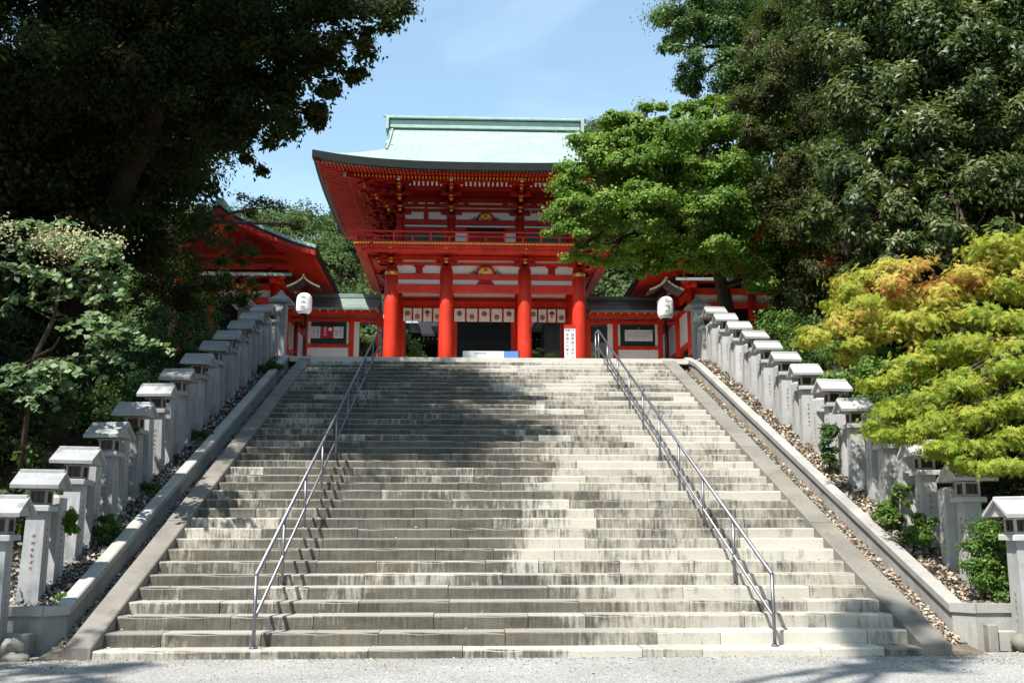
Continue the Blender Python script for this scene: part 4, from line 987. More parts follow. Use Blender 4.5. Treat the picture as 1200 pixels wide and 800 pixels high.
# ------------------------------------------------------------------ side halls
def hall(cx, s, label):
    """gable-fronted hall; s=-1 for the left hall"""
    t = thing('shrine_hall', (cx, 40, 6), label, 'hall', 'gabled vermilion halls beside the gate')
    W = 3.42; yf, yb = 35.0, 46.0
    def rz(u): a = abs(u)/W; return 12.72-1.62*(a**.80)+.10*max(0, a-.6)**2*6
    top = MB(); us = lin(-W, W, 31)
    grid_sheet(top, us, lin(yf, yb, 9), lambda u, y: (cx+u, y, rz(u)+.10*(abs(y-40.5)/5.5)**3))
    for y, flip in ((yf, False), (yb, True)):
        for i in range(30):
            a, b = us[i], us[i+1]; zz = .10*(abs(y-40.5)/5.5)**3
            f = [(0, 1, 2, 3)] if not flip else [(3, 2, 1, 0)]
            top.add([(cx+a, y, rz(a)+zz-.12), (cx+b, y, rz(b)+zz-.12), (cx+b, y, rz(b)+zz), (cx+a, y, rz(a)+zz)], f)
    top.build('roof', COPPER, t)
    e = MB()
    for q in (-1, 1):
        for k in range(8):
            ya, yb_ = yf+(yb-yf)*k/8, yf+(yb-yf)*(k+1)/8; za, zb = [rz(W)+.10*(abs(y-40.5)/5.5)**3 for y in (ya, yb_)]
            x = cx+q*W; e.add([(x, ya, za), (x, yb_, zb), (x-q*.05, yb_, zb-.2), (x-q*.05, ya, za-.2)], [(0, 1, 2, 3)])
    for i in range(30):
        a, b = us[i], us[i+1]; e.add([(cx+a, yf+.02, rz(a)-.30), (cx+b, yf+.02, rz(b)-.30), (cx+b, yf+.02, rz(b)+.0), (cx+a, yf+.02, rz(a)+.0)], [(0, 1, 2, 3)])
    e.build('roof_edge', EDGE, t)
    sf = MB(); grid_sheet(sf, us, lin(yf+.03, yb-.03, 5), lambda u, y: (cx+u*.985, y, rz(u)-.26), True); sf.build('soffit', VERM, t)
    r = MB(); n = 70
    for i in range(n):
        y = yf+.15+(yb-yf-.3)*i/(n-1)
        for q in (-1, 1): r.beam((cx+q*(W-.08), y, rz(W)-.30), (cx+q*1.9, y, rz(1.9)-.36), .07, .09)
    r.build('rafters', VERM, t)
    bb = MB()
    for i in range(30):
        a, b = us[i], us[i+1]
        bb.prism([(cx+a, yf-.06, rz(a)-.30), (cx+b, yf-.06, rz(b)-.30), (cx+b, yf-.06, rz(b)-.14), (cx+a, yf-.06, rz(a)-.14)][::-1], (0, .07, 0))
    bb.build('bargeboard', VERMD, t)
    m = MB(); m.prism([(cx, yf-.1, 12.2), (cx-.28, yf-.1, 11.95), (cx-.16, yf-.1, 11.68), (cx, yf-.1, 11.52), (cx+.16, yf-.1, 11.68), (cx+.28, yf-.1, 11.95)][::-1], (0, .05, 0)); m.build('gable_pendant', VERM, t)
    bw = 1.72
    gw = MB(); gw.prism([(cx-2.3, 36.1, 10.6), (cx+2.3, 36.1, 10.6), (cx+1.2, 36.1, 11.55), (cx, 36.1, 12.3), (cx-1.2, 36.1, 11.55)][::-1], (0, .08, 0)); gw.build('gable_wall', VERMD, t)
    gb('gable_beam', VERM, [(cx-2.5, cx+2.5, 35.98, 36.1, 10.62, 10.84), (cx-.09, cx+.09, 36.0, 36.1, 10.84, 12.1), (cx-2.2, cx+2.2, 36.0, 36.1, 11.05, 11.18)], t)
    m = MB(); m.add([(cx-2.6, 35.2, 10.28), (cx+2.6, 35.2, 10.28), (cx+2.4, 36.2, 10.6), (cx-2.4, 36.2, 10.6), (cx-2.6, 35.2, 10.20), (cx+2.6, 35.2, 10.20)], [(0, 1, 2, 3), (4, 5, 1, 0)]); m.build('pent_roof', DCOPPER, t)
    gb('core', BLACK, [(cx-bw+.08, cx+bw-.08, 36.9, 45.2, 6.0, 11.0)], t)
    for y in (36.8, 39.0, 41.2, 43.4, 45.3):
        for x in (cx-bw, cx-.57, cx+.57, cx+bw):
            if 37 < y < 45 and abs(x-cx) < 1: continue
            m = MB(); m.lathe((x, y, 6.0), [(.17, 0), (.16, 4.8)], 16); m.build('pillar', VERM, t, True)
    for z0, z1 in ((10.05, 10.3), (9.55, 9.75), (8.2, 8.36), (10.5, 10.75)):
        gb('tie_beam', VERM, [(cx-bw, cx+bw, 36.74, 36.86, z0, z1), (cx-bw-.06, cx-bw+.06, 36.9, 45.2, z0, z1), (cx+bw-.06, cx+bw+.06, 36.9, 45.2, z0, z1)], t)
    gb('plaster_panel', WHITE, [(cx-bw+.04, cx+bw-.04, 36.84, 36.88, 9.75, 10.05), (*sorted((cx-s*(bw+.02), cx-s*(bw-.02))), 37, 45, 8.36, 9.55), (*sorted((cx+s*(bw+.02), cx+s*(bw-.02))), 37, 45, 9.75, 10.05)], t)
    for x in (cx-bw, cx+bw):
        sx = 1 if x > cx else -1; b = MB()
        for k in range(3): b.cb((x+sx*.22*k, 36.6-.1*k, 10.35+.16*k), (.35, .35, .13)); b.cb((x, 36.4-.25*k, 10.35+.16*k), (.14, .6, .11))
        b.build('bracket', VERM, t)
    rg = MB(); rg.bbox(cx-.14, cx+.14, yf-.05, yb+.05, 12.68, 12.96, .03); rg.build('ridge', COPPER, t)
    return t
hall(-8.76, -1, 'gabled vermilion hall with copper roof left of the gate, partly hidden by trees')
hall(10.0, 1, 'gabled vermilion hall with copper roof right of the gate, behind the green maple')
# low vermilion rails beside the stair head
def lowrail(x, y, label):
    t = thing('low_railing', (x, y, 6), label, 'railing', 'short vermilion railings at the stair head')
    for dx in (-.35, .35): m = MB(); m.bbox(x+dx-.055, x+dx+.055, y-.055, y+.055, 6.0, 7.02, .01); m.lathe((x+dx, y, 7.02), [(.05, 0), (.07, .05), (.05, .11), (.005, .15)], 12); m.build('post', VERM, t)
    for z in (6.35, 6.65, 6.92): m = MB(); m.box(x-.6, x+.6, y-.03, y+.03, z-.035, z+.035); m.build('rail', VERM, t)
lowrail(-5.95, 31.6, 'short vermilion railing by the left paper lantern'); lowrail(7.35, 32.4, 'short vermilion railing by the right paper lantern')

# ------------------------------------------------------------------ paper lanterns on roofed posts
def paper_lantern(x, y, zc, label):
    t = thing('paper_lantern_stand', (x, y, 6), label, 'lantern', 'paper lanterns on roofed posts at the stair head')
    m = MB(); m.tube([(x+.03, y+.12, 6), (x+.03, y+.12, zc+.62)], .045, 10); m.tube([(x+.03, y+.12, zc+.58), (x, y-.1, zc+.58)], .025, 8); m.build('pole', BLACK, t)
    r = MB(); n = 7
    for s in (-1, 1):
        for i in range(n):
            u0, u1 = i/n, (i+1)/n; f = lambda u: zc+.92-.42*u**.75+.06*u*u
            r.prism([(x+s*u0*.56, y-.42, f(u0)), (x+s*u1*.56, y-.42, f(u1)), (x+s*u1*.56, y-.42, f(u1)-.05), (x+s*u0*.56, y-.42, f(u0)-.05)][::(-1 if s > 0 else 1)], (0, .84, 0))
    ro_ = r.build('roof', DARKW, t)
    r = MB()
    for s in (-1, 1):
        for i in range(n):
            u0, u1 = i/n, (i+1)/n; f = lambda u: zc+.93-.42*u**.75+.06*u*u
            r.prism([(x+s*u0*.57, y-.45, f(u0)), (x+s*u1*.57, y-.45, f(u1)), (x+s*u1*.57, y-.45, f(u1)-.07), (x+s*u0*.57, y-.45, f(u0)-.07)][::(-1 if s > 0 else 1)], (0, .03, 0))
    r.box(x-.03, x+.03, y-.47, y+.4, zc+.90, zc+.97)
    r.build('bargeboard', BARKG, ro_)
    p = MB(); R0 = .27; H = .36; prof_ = []
    for i in range(25):
        v = -1+2*i/24; rr_ = R0*(1-abs(v)**5*.42) + (.004 if i % 2 else -.004); prof_.append((rr_, v*H))
    p.lathe((x, y-.1, zc), prof_, 24); po = p.build('paper_body', PAPER, t, False)
    p = MB(); p.lathe((x, y-.1, zc-H-.04), [(.13, 0), (.15, .05)], 18); p.lathe((x, y-.1, zc+H-.01), [(.15, 0), (.13, .06)], 18); p.build('rim', BLACK, po)
    for i, ch in enumerate('御神燈'): cjk(ch, .17, PTILE, 'lettering', po, (x, y-.1-R0-.006, zc+.19-.19*i))
paper_lantern(-5.66, 35.0, 9.14, 'white paper lantern under a small roof, left of the gate')
paper_lantern(6.54, 33.0, 8.68, 'white paper lantern under a small roof, right of the gate')

# ------------------------------------------------------------------ inner hall beyond the gate
t = thing('inner_hall', (.8, 60, 6), 'long dark-roofed inner hall seen through the gate', 'hall')
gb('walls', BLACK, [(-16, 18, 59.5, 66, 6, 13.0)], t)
gb('central_dark_front', BLACK, [(-1.6, 3.2, 54.5, 54.6, 6, 14.2)], t); gb('shutter_rails', BLACK, [(-1.6, 3.2, 54.46, 54.5, 11.6+.28*i, 11.64+.28*i) for i in range(9)], t); gb('porch_shade_roof', TILE, [(-2.6, 4.2, 50.8, 58, 14.2, 14.5)], t)  # black front stands in for deep shade; unseen porch roof added to shade it
m = MB(); m.add([(-18, 57.6, 12.45), (20, 57.6, 12.45), (20, 63, 15.6), (-18, 63, 15.6), (-18, 68.5, 12.45), (20, 68.5, 12.45), (-18, 57.6, 12.3), (20, 57.6, 12.3)], [(0, 1, 2, 3), (3, 2, 5, 4), (6, 7, 1, 0)]); m.build('roof', TILE, t)
m = MB()
for i in range(100): x = -12+i*.25; m.box(x-.045, x+.045, 57.85, 57.9, 12.20, 12.27)
o = m.build('white_rafter_ends', WHITE, t)
m = MB(); m.box(-17.8, 19.8, 57.9, 60, 12.12, 12.2); m.build('soffit', DARKW, t)
for i in range(9): gb('column', DARKW, [(-14+i*3.6, -13.6+i*3.6, 58.6, 59, 6, 12.1)], t)
t = thing('side_pavilion', (-4.6, 56, 6), 'pale-roofed pavilion seen through the left bay of the gate', 'pavilion')
m = MB(); m.add([(-7.0, 54, 12.35), (-2.6, 54, 12.35), (-3.3, 56, 13.2), (-6.2, 56, 13.2), (-2.6, 58, 12.35), (-7.0, 58, 12.35)], [(0, 1, 2, 3), (3, 2, 4, 5), (1, 4, 2), (0, 3, 5)]); m.build('roof', PTILE, t); gb('walls', DARKW, [(-6.4, -3.2, 54.6, 57.4, 6, 12.32)], t)
t = thing('side_pavilion', (6, 56, 6), 'pale-roofed pavilion seen beside the right gate pillar', 'pavilion')
m = MB(); m.add([(3.6, 54, 12.55), (11.5, 54, 12.55), (10.8, 56, 13.5), (4.3, 56, 13.5), (11.5, 58, 12.55), (3.6, 58, 12.55)], [(0, 1, 2, 3), (3, 2, 4, 5), (1, 4, 2), (0, 3, 5)]); m.build('roof', PTILE, t); gb('walls', DARKW, [(4.2, 10.9, 54.6, 57.4, 6, 12.5)], t)

# ------------------------------------------------------------------ TREES
def B(px, py, Y, rx, ry=None, rz=None): return (at(px, py, Y), rx, ry or rx, rz or rx*.7)
def W(x, y, z, rx, ry=None, rz=None): return (Vector((x, y, z)), rx, ry or rx, rz or rx*.7)
# the great broadleaf evergreen over the left side
tree('camphor_tree', (-8.6, 21.6, 4.3), 'huge dark evergreen leaning its crown over the left side of the steps', 'tree',
     [B(425,14,17,.7,1.0,.6), B(395,60,17,.7,.9,.55), B(365,95,17.4,.8), B(340,145,17.8,.7,.9,.45), B(380,25,17,1.1), B(310,50,18,1.4), B(300,110,18.5,1.1), B(285,168,18.8,.6,.9,.4),
      B(250,40,18.5,1.6), B(240,110,19,1.4), B(190,60,19,1.8), B(180,150,20,1.4), B(120,60,19,2.0), B(60,40,18,2.0), B(120,150,20,1.7), B(50,140,19,1.8), B(20,60,17,1.5),
      W(-4.2,15.5,13.0,1.7), W(-5.6,14.8,13.2,2.4), W(-8.4,15.2,13.6,2.1), W(-4.9,19.5,14.2,2.2), W(-7.5,19.5,15.0,3.0), W(-10.5,17,14.5,3.0), W(-6,22.5,15,2.6), W(-3.5,18.9,13.6,1.4), W(-8.3,25.5,14.9,2.1), W(-9.8,27.5,15.5,2.2), W(-6.6,24.2,15.2,1.4), W(-12,13.8,12.5,2.2)],
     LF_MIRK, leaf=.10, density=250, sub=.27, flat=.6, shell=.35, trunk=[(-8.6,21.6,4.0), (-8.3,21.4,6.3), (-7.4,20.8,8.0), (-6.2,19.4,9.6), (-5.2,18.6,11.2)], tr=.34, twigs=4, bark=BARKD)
tree('evergreen_tree', (-12.5, 23.5, 5), 'dark tree filling the upper left corner behind the pale-leaved shrub', 'tree',
     [B(90,240,22,1.9), B(30,230,20,1.8), B(160,230,23,1.7), B(215,215,24,1.1), B(140,300,24,1.4), B(20,320,21,1.6), B(60,160,23,2.4), B(130,180,24,2.2), W(-13,20,14,3.4), W(-16,23,12,3.6), W(-14.5,18,10,2.6), W(-16,17,13,3.4)],
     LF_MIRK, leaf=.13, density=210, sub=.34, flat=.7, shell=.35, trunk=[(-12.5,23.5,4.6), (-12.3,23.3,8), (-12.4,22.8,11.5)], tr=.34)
tree('evergreen_tree', (-9.2, 30.5, 5.9), 'dark slim tree in front of the left hall', 'tree',
     [B(225,255,29,.8), B(215,290,28,1.0), B(300,243,31,.8,.8,.3), B(345,262,31,.35,.35,.25), B(180,330,27,1.1), B(235,330,28,.9), B(285,300,30,.7), B(240,285,30,.8), B(262,335,27.6,.8,.8,.5), B(222,350,27,.9), B(290,352,27.6,.5,.5,.35), B(205,305,28,.9), W(-8.4,32.8,15.4,1.6), W(-9.5,31.5,14,1.8), W(-11,33,15.5,2.2)],
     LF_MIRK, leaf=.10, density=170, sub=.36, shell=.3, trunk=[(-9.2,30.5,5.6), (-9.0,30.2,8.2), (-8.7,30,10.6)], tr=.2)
for i, (x, y, z, s, lab) in enumerate(((-17.5, 31, 11, 3.2, 'dark woodland tree furthest left behind the others'), (-13.2, 30.5, 10.5, 2.6, 'dark woodland tree left of the left hall'), (-19, 25, 9.5, 3.2, 'dark woodland tree at the left frame edge'))):
    tree('woodland_tree', (x, y, 5.9 if y > 28 else 5), lab, 'tree', [W(x+random.uniform(-1.5, 1.5), y+random.uniform(-1.2, 1.2), z+dz, s*q) for dz, q in ((-2.4, .8), (0, 1), (2.6, .85), (-4, .7), (4.6, .6))],
         LF_DARK, leaf=.24, density=70, sub=.36, shell=.3, trunk=[(x, y, 5), (x, y, z-1), (x, y, z+3)], tr=.3, group=None)
# dense bushes on the left bank
lb_ = [((-6.7, 15.2), 'low dark bush on the bank behind the second left lantern', 1.0), ((-7.7, 17.0), 'dark bush behind the fourth left lantern', 1.3), ((-7.0, 19.3), 'dark bush behind the sixth left lantern', 1.15), ((-7.1, 21.8), 'dark bush behind the ninth left lantern', 1.2),
       ((-7.0, 24.4), 'dark bush behind the eleventh left lantern', 1.15), ((-7.0, 26.9), 'dark bush beside the upper end of the left lantern row', 1.0), ((-9.0, 19.5), 'broad dark bush under the big left tree', 1.7), ((-9.2, 15.3), 'broad dark bush at the left edge of the bank', 1.6),
       ((-7.0, 13.6), 'dark shrub at the left frame edge behind the first lantern', 1.0), ((-10.2, 24.0), 'dark thicket high on the left bank', 1.8)]
for (x, y), lab, s in lb_:
    z = terr(x, y)
    tree('bush', (x, y, z), lab, 'bush', [W(x, y, z+.75*s, .85*s, .85*s, .75*s), W(x-.5*s, y+.4*s, z+1.25*s, .6*s), W(x+.35*s, y-.3*s, z+.4*s, .6*s), W(x, y-.2, z+.25, .9*s, .9*s, .35)],
         LF_DARK if s > 1.2 else LF_MID, leaf=.085, density=170 if s < 1.3 else 200, sub=.38, shell=.4, trunk=[(x, y, z-.1), (x, y, z+.6*s)], tr=.05, group='bushes on the left bank', twigs=2)
# pale compound-leaved shrub tree with cream flowers
base = at(28, 470, 15); base.z = terr(base.x, base.y)
tt = thing('pale_shrub_tree', base, 'sunlit pale compound-leaved small tree with cream flower heads at left', 'small tree')
tips = [(40,262,15.5), (8,262,15.2), (95,283,15), (62,284,15.3), (125,287,14.8), (145,300,14.6), (12,312,15), (42,322,14.7), (110,322,15), (138,345,14.8), (88,345,15.3), (112,372,14.8), (135,388,14.6), (158,400,14.5), (20,350,15.4), (60,430,14.6), (20,470,14.6), (50,455,14.8), (90,430,14.7), (120,415,14.8), (5,440,14.6), (85,265,15.4)]
hubs = [at(75, 318, 15.2), at(62, 375, 15.2), at(40, 420, 15.1)]
mb = MB(); mb.tube([base, at(40, 420, 15.1), at(62, 375, 15.2), at(75, 318, 15.2), at(78, 285, 15.2)], [.045, .04, .032, .025, .012], 8); mb.tube([at(40, 420, 15.1), at(62, 408, 14.9), at(70, 395, 14.9)], [.03, .022, .01], 6)
P, Nn, rr, S_ = [], [], [], []
for px, py, Y in tips:
    c = at(px, py, Y); h = min(hubs, key=lambda q: (q-c).length); pts = limb_pts(h, c, .08, 6); mb.tube(pts, [.014, .012, .01, .008, .007, .004], 5)
    for f in range(4):                       # fronds radiating and drooping from each tip
        a = random.uniform(0, 6.283); L = random.uniform(.35, .62); st = pts[random.choice((3, 4, 5, 5))]
        for k in range(13):
            u = (k+1)/13; p = Vector(st)+Vector((math.cos(a)*L*u, math.sin(a)*L*u, .10*u-.26*u*u))
            for sgn in (-1, 1):
                q = p+Vector((-math.sin(a), math.cos(a), 0))*sgn*.035; P.append(q); Nn.append((random.uniform(-.7, .7)-math.sin(a)*sgn*.5, random.uniform(-1.1, .2)+math.cos(a)*sgn*.5, .8)); rr.append(random.uniform(.2, 1))
mb.build('trunk', BARK, tt, True)
P = np.array(P); leaves('leaf_fronds', LF_TARA, tt, P, np.array(Nn), .10*(.7+.6*rng.random(len(P))), np.array(rr), 'wide')
fp = []; 
for px, py, Y in ((62,272,15.1), (82,276,15.1), (100,281,15.0), (72,288,15), (55,282,15.2), (112,290,14.9), (90,292,15), (128,284,14.9), (5,268,15.1)):
    c = at(px, py, Y); fp.append(np.array(c)+rng.normal(size=(230, 3))*np.array([.16, .13, .10])-np.array([0, 0, .04]))
fp = np.concatenate(fp); leaves('flower_heads', LF_FLOW, tt, fp, rng.normal(size=fp.shape)+np.array([0, -.3, .8]), .04*(.6+.8*rng.random(len(fp))), rng.random(len(fp)), 'wide')

# right side
tree('green_maple', (8.15, 30.0, 6.0), 'broad sunlit green maple spreading in front of the right side of the gate', 'maple tree',
     [B(700,165,28,.9,.9,.5), B(740,150,28,.7,.8,.5), B(770,140,28.2,.8,.8,.45), B(735,195,27.6,1.1,1,.55), B(680,215,27.8,.8,.8,.45), B(665,245,27.6,.6,.7,.4), B(715,240,27.2,1.1,1.1,.5), B(690,275,27.6,.85,.8,.4), B(720,290,27.8,.7,.8,.38),
      B(790,180,27.6,1.3,1.2,.6), B(770,225,27,1.3,1.1,.55), B(800,255,27,1.1,1.1,.4), B(765,280,27.6,1.0,.9,.38), B(830,200,28,1.2,1.2,.6), B(845,245,27.6,1.1,1.1,.5), B(865,180,28.5,1.2,1.1,.6), B(880,225,28.2,1.1,1.1,.55), B(825,155,28.5,1.1,1,.5), B(860,275,28,1.0,1,.4), B(895,265,28.4,.9,.9,.45), B(905,300,28.6,.9,.9,.4), B(880,290,28.4,.8,.8,.35), B(930,290,28.8,.8,.8,.4), B(770,315,28.4,.5,.5,.2), B(825,290,27.4,1,.9,.4), B(862,305,27.8,.9,.8,.35), B(890,325,28.3,.8,.8,.35), B(925,318,28.6,.7,.7,.35), B(790,132,28.6,.6,.6,.35), B(835,135,28.8,.7,.7,.4), B(800,300,28.2,.9,.9,.3), B(745,262,26.8,.7,.6,.28), B(680,298,28,.45,.5,.25), B(655,270,28,.4,.4,.25), B(720,140,28.4,.5,.6,.35), B(690,200,28.6,1,1,.6), B(700,255,28.4,1.1,1,.6), B(740,300,28.4,.9,.8,.4), B(670,232,28.4,.7,.7,.5), B(780,290,28.6,1.2,1,.5), B(840,120,29,.8,.8,.5),
      B(760,200,29.5,1.6,1.4,.9), B(830,240,29.8,1.6,1.4,.8), B(720,230,29.2,1.2,1.2,.8)],
     LF_GREEN, leaf=.085, density=600, shape='wide', sub=.36, flat=.5, shell=.4, trunk=[(8.15,30,5.8), (7.95,30,7.4), (7.7,29.8,8.6), (7.2,29.2,9.8), (6.6,28.6,10.8)], tr=.27, twigs=5)
tree('tall_green_tree', (11.0, 34, 6), 'tall green tree behind the maple reaching the top of the picture', 'tree',
     [B(800,15,32,1.2), B(795,55,32,.9), B(815,95,32,.8), B(850,30,32.5,1.6), B(850,85,32,1.4), B(900,30,33,1.8), B(895,100,32.5,1.7), B(940,60,33,1.8), B(870,135,32,1.1), B(920,155,32.5,1.4), B(950,200,33,1.4), B(905,210,32.5,1.2), W(9.5,34,21,2.4), W(13,34,21.5,3), W(11,36,24,3)],
     LF_MID, leaf=.11, density=300, sub=.30, flat=.65, shell=.4, trunk=[(11,34,5.8), (11,34,12), (10.8,33.6,19), (10.9,33.8,23)], tr=.32, twigs=4)
tree('olive_evergreen', (11.4, 29.0, 6), 'brownish green evergreen between the maple and the glossy oak', 'tree',
     [B(905,60,27,1.1), B(890,110,27,.9), B(925,120,27,1.2), B(900,160,27,.9), B(940,180,26.8,1.1), B(925,230,27,1.0), B(950,270,26.6,1.0), B(930,20,27,1.3), B(965,60,26.5,1.3), B(970,130,26,1.1), B(960,320,27,.9), B(905,300,28.5,1.0), B(940,345,28,1.0)],
     LF_OLIVE, leaf=.11, density=300, shape='long', sub=.3, flat=.8, shell=.35, trunk=[(11.4,29,5.8), (11.1,28.8,9), (10.6,28,13), (10.5,28,16)], tr=.28, twigs=4)
tree('glossy_oak', (12.6, 22.5, 5), 'large glossy-leaved evergreen oak towering on the right with silvery sunlit leaves', 'tree',
     [B(1010,60,21.5,1.0), B(1060,30,21,1.3), B(1000,130,21.5,.95), B(1050,110,20.8,1.2), B(1110,70,20.5,1.4), B(1170,50,20.5,1.4), B(1000,200,21,.9), B(1045,180,20.5,1.1), B(1100,160,20,1.1), B(1160,140,20,1.2), B(980,260,21,.75), B(1010,290,20.4,.8), B(1040,250,20.2,1.0), B(1080,230,19.8,1.0), B(1140,230,19.6,1.0), B(1190,210,19.6,1.2), B(1060,300,19.8,.7), B(1110,280,19.4,.8), B(1170,290,19.2,.8), B(985,230,21.5,.8), B(1020,10,22,1.2),
      B(1080,130,22.5,2.0), B(1160,180,22.5,2.0), B(1040,230,23,1.6), B(1120,20,22.5,2.2), W(12.5,21,15.5,3), W(10,22,15.5,2.2), W(15,22,14,3)],
     LF_OAK, leaf=.145, density=330, sub=.27, flat=.85, shell=.4, trunk=[(12.6,22.5,4.6), (12.3,22.2,8), (11.8,21.8,12), (11.8,21.6,15)], tr=.36, twigs=4, shape='long')
for i, (x, y, z, s, lab) in enumerate(((16.5, 30, 12, 3.4, 'dark woodland tree behind the glossy oak, nearest the hall'), (20, 25, 11, 3.6, 'dark woodland tree at the far right edge'), (15.5, 38, 13, 3.4, 'dark woodland tree right of the right hall'), (17, 21, 8.5, 2.6, 'dark lower tree at the right edge under the oak'))):
    tree('woodland_tree', (x, y, 5.9 if y > 28 else 5.5), lab, 'tree', [W(x+random.uniform(-1.2, 1.2), y+random.uniform(-1, 1), z+dz, s*q) for dz, q in ((-2.4, .8), (0, 1), (2.6, .85), (-4.2, .7), (4.6, .7))],
         LF_DARK, leaf=.22, density=75, sub=.36, shell=.3, trunk=[(x, y, 5), (x, y, z-1), (x, y, z+3)], tr=.3)
# yellow and orange maples on the right bank
def autumn(P, rr):
    # the orange flush sits on the upper left boughs of this tree
    c = np.array(at(1090, 335, 15.6)); d = np.linalg.norm((P-c)*np.array([.75, .55, 1.5]), axis=1)
    c2 = np.array(at(1010, 375, 15.6)); d2 = np.linalg.norm((P-c2)*np.array([1, .6, 1.2]), axis=1)
    f = .52*np.exp(-(d/.8)**2)+.24*np.exp(-(d2/.9)**2)
    return np.clip(rr*.62+f+.07*np.sin(P[:, 0]*5)*np.cos(P[:, 2]*6)+.02, 0, 1)
tree('yellow_maple', (8.6, 17.0, 3.2), 'low maple with yellow-green leaves and an orange flush on its upper left boughs', 'maple tree',
     [B(985,345,16,.42,.6,.16), B(1020,325,16,.5,.6,.16), B(1060,320,15.8,.5,.6,.15), B(975,385,15.8,.38,.5,.18), B(1010,365,15.6,.5,.6,.18), B(1050,350,15.5,.5,.6,.16), B(1090,340,15.6,.5,.6,.14), B(1000,405,15.5,.42,.5,.16), B(1035,395,15.3,.45,.5,.16), B(1070,375,15.2,.5,.5,.15), B(1120,350,15.2,.4,.5,.12),
      B(1040,445,15,.4,.5,.14), B(1075,430,14.8,.5,.5,.14), B(1110,415,14.8,.5,.5,.14), B(1150,300,15.5,.6,.7,.2), B(1190,290,15.2,.6,.7,.2), B(1140,330,15.2,.5,.6,.16), B(1185,335,15,.5,.6,.18), B(1150,370,14.8,.55,.6,.16), B(1195,380,14.6,.5,.6,.16), B(960,400,15.8,.25,.4,.12)],
     LF_YEL, leaf=.070, density=430, shape='maple', sub=.60, flat=.42, shell=.3, trunk=[(8.6,17,3.0), (8.45,16.9,4.2), (8.1,16.5,5.0)], tr=.07, bark=BARK, twigs=3, rfun=autumn)
tree('yellow_maple', (8.9, 14.6, 2.4), 'nearer yellow-green maple hanging over the lowest right lanterns', 'maple tree',
     [B(1045,480,14,.4,.5,.13), B(1085,470,13.8,.5,.5,.14), B(1125,455,13.8,.5,.5,.14), B(1165,440,13.8,.5,.5,.16), B(1030,505,14,.3,.4,.1), B(1070,505,13.6,.42,.4,.12), B(1110,495,13.5,.45,.4,.13), B(1150,485,13.5,.5,.5,.14), B(1190,470,13.5,.5,.5,.15), B(1100,525,13.3,.35,.35,.1), B(1135,520,13.2,.4,.4,.12), B(1175,515,13.2,.45,.4,.14), B(1155,545,13,.35,.35,.1), B(1190,545,13,.35,.35,.12), B(1170,410,14.2,.5,.5,.15), B(1130,400,14.4,.5,.5,.14), B(1200,420,14,.5,.5,.15)],
     LF_YEL, leaf=.066, density=430, shape='maple', sub=.60, flat=.42, shell=.3, trunk=[(8.9,14.6,2.2), (8.6,14.5,3.2), (8.2,14.2,4.2)], tr=.07, bark=BARK, twigs=3, rfun=lambda P, rr: np.clip(rr*.66, 0, 1))
rb_ = [((8.3, 27.2), 'light green bush behind the upper end of the right lantern row', 1.0, LF_BUSH), ((8.5, 24.6), 'dark bush above the middle of the right lanterns', 1.1, LF_MID), ((8.4, 21.9), 'feathery green bush behind the ninth right lantern', 1.05, LF_BUSH), ((8.4, 19.6), 'dense green bush behind the seventh right lantern', 1.1, LF_BUSH),
       ((8.3, 17.6), 'dark shrub under the yellow maple', .9, LF_MID), ((8.6, 15.7), 'dark shrub under the nearer yellow maple', 1.0, LF_DARK), ((8.6, 13.7), 'deep green shrub at the right frame edge', 1.0, LF_DARK), ((10.4, 25), 'big dark bush below the glossy oak', 1.8, LF_DARK), ((10.6, 21), 'big dark thicket behind the yellow maple', 1.8, LF_DARK), ((10.2, 17.2), 'dark thicket at the right edge behind the yellow maple', 1.6, LF_DARK),
       ((10.2, 28.8), 'dark bush in front of the right hall', 1.9, LF_DARK), ((11.6, 27.0), 'tall dark bush right of the right hall front', 2.2, LF_DARK), ((9.0, 32.0), 'dark shrub by the foot of the maple trunk', .9, LF_MID), ((10.6, 31.6), 'dark leafy tree-shrub covering the right hall front', 2.4, LF_DARK)]
for (x, y), lab, s, mt in rb_:
    z = terr(x, y)
    tree('bush', (x, y, z), lab, 'bush', [W(x, y, z+.7*s, .85*s, .85*s, .65*s), W(x-.35*s, y-.3*s, z+.45*s, .6*s), W(x+.5*s, y+.4*s, z+1.2*s, .6*s), W(x, y-.2, z+.2, .9*s, .9*s, .35)],
         mt, leaf=.085, density=190, sub=.36, flat=.45 if mt is LF_BUSH else .7, shell=.4, trunk=[(x, y, z-.1), (x, y, z+.6*s)], tr=.05, group='bushes on the right bank', twigs=2)
# small shrubs and creepers among the lanterns
def shrub(x, y, z, rx, rz, lab, mt=LF_BUSH, leaf=.042, dens=1500, group='small shrubs growing among the lanterns', low=True):
    tree('small_shrub', (x, y, z), lab, 'shrub', [W(x, y, z+rz, rx, rx*.8, rz), W(x+rx*.4, y-.05, z+rz*1.4, rx*.6, rx*.5, rz*.5), W(x-rx*.5, y, z+rz*.7, rx*.5, rx*.5, rz*.5), W(x+rx*.2, y-.03, z+rz*.25, rx*.7, rx*.6, rz*.35)], mt, leaf=leaf, density=dens, sub=.4, flat=.6, shell=.3, trunk=[(x, y, z-.05), (x, y, z+rz*.8)], tr=.018, group=group, twigs=3)
shrub(6.60, 12.92, .55, .42, .5, 'leafy azalea hiding the post of the second right lantern'); shrub(7.1, 13.05, .55, .45, .5, 'leafy dark green shrub between the two lowest right lanterns', LF_MID)
shrub(6.38, 14.35, 1.25, .20, .22, 'small azalea with light tips before the third right lantern'); shrub(6.40, 15.35, 1.55, .20, .30, 'bushy sprig rising between third and fourth right lanterns')
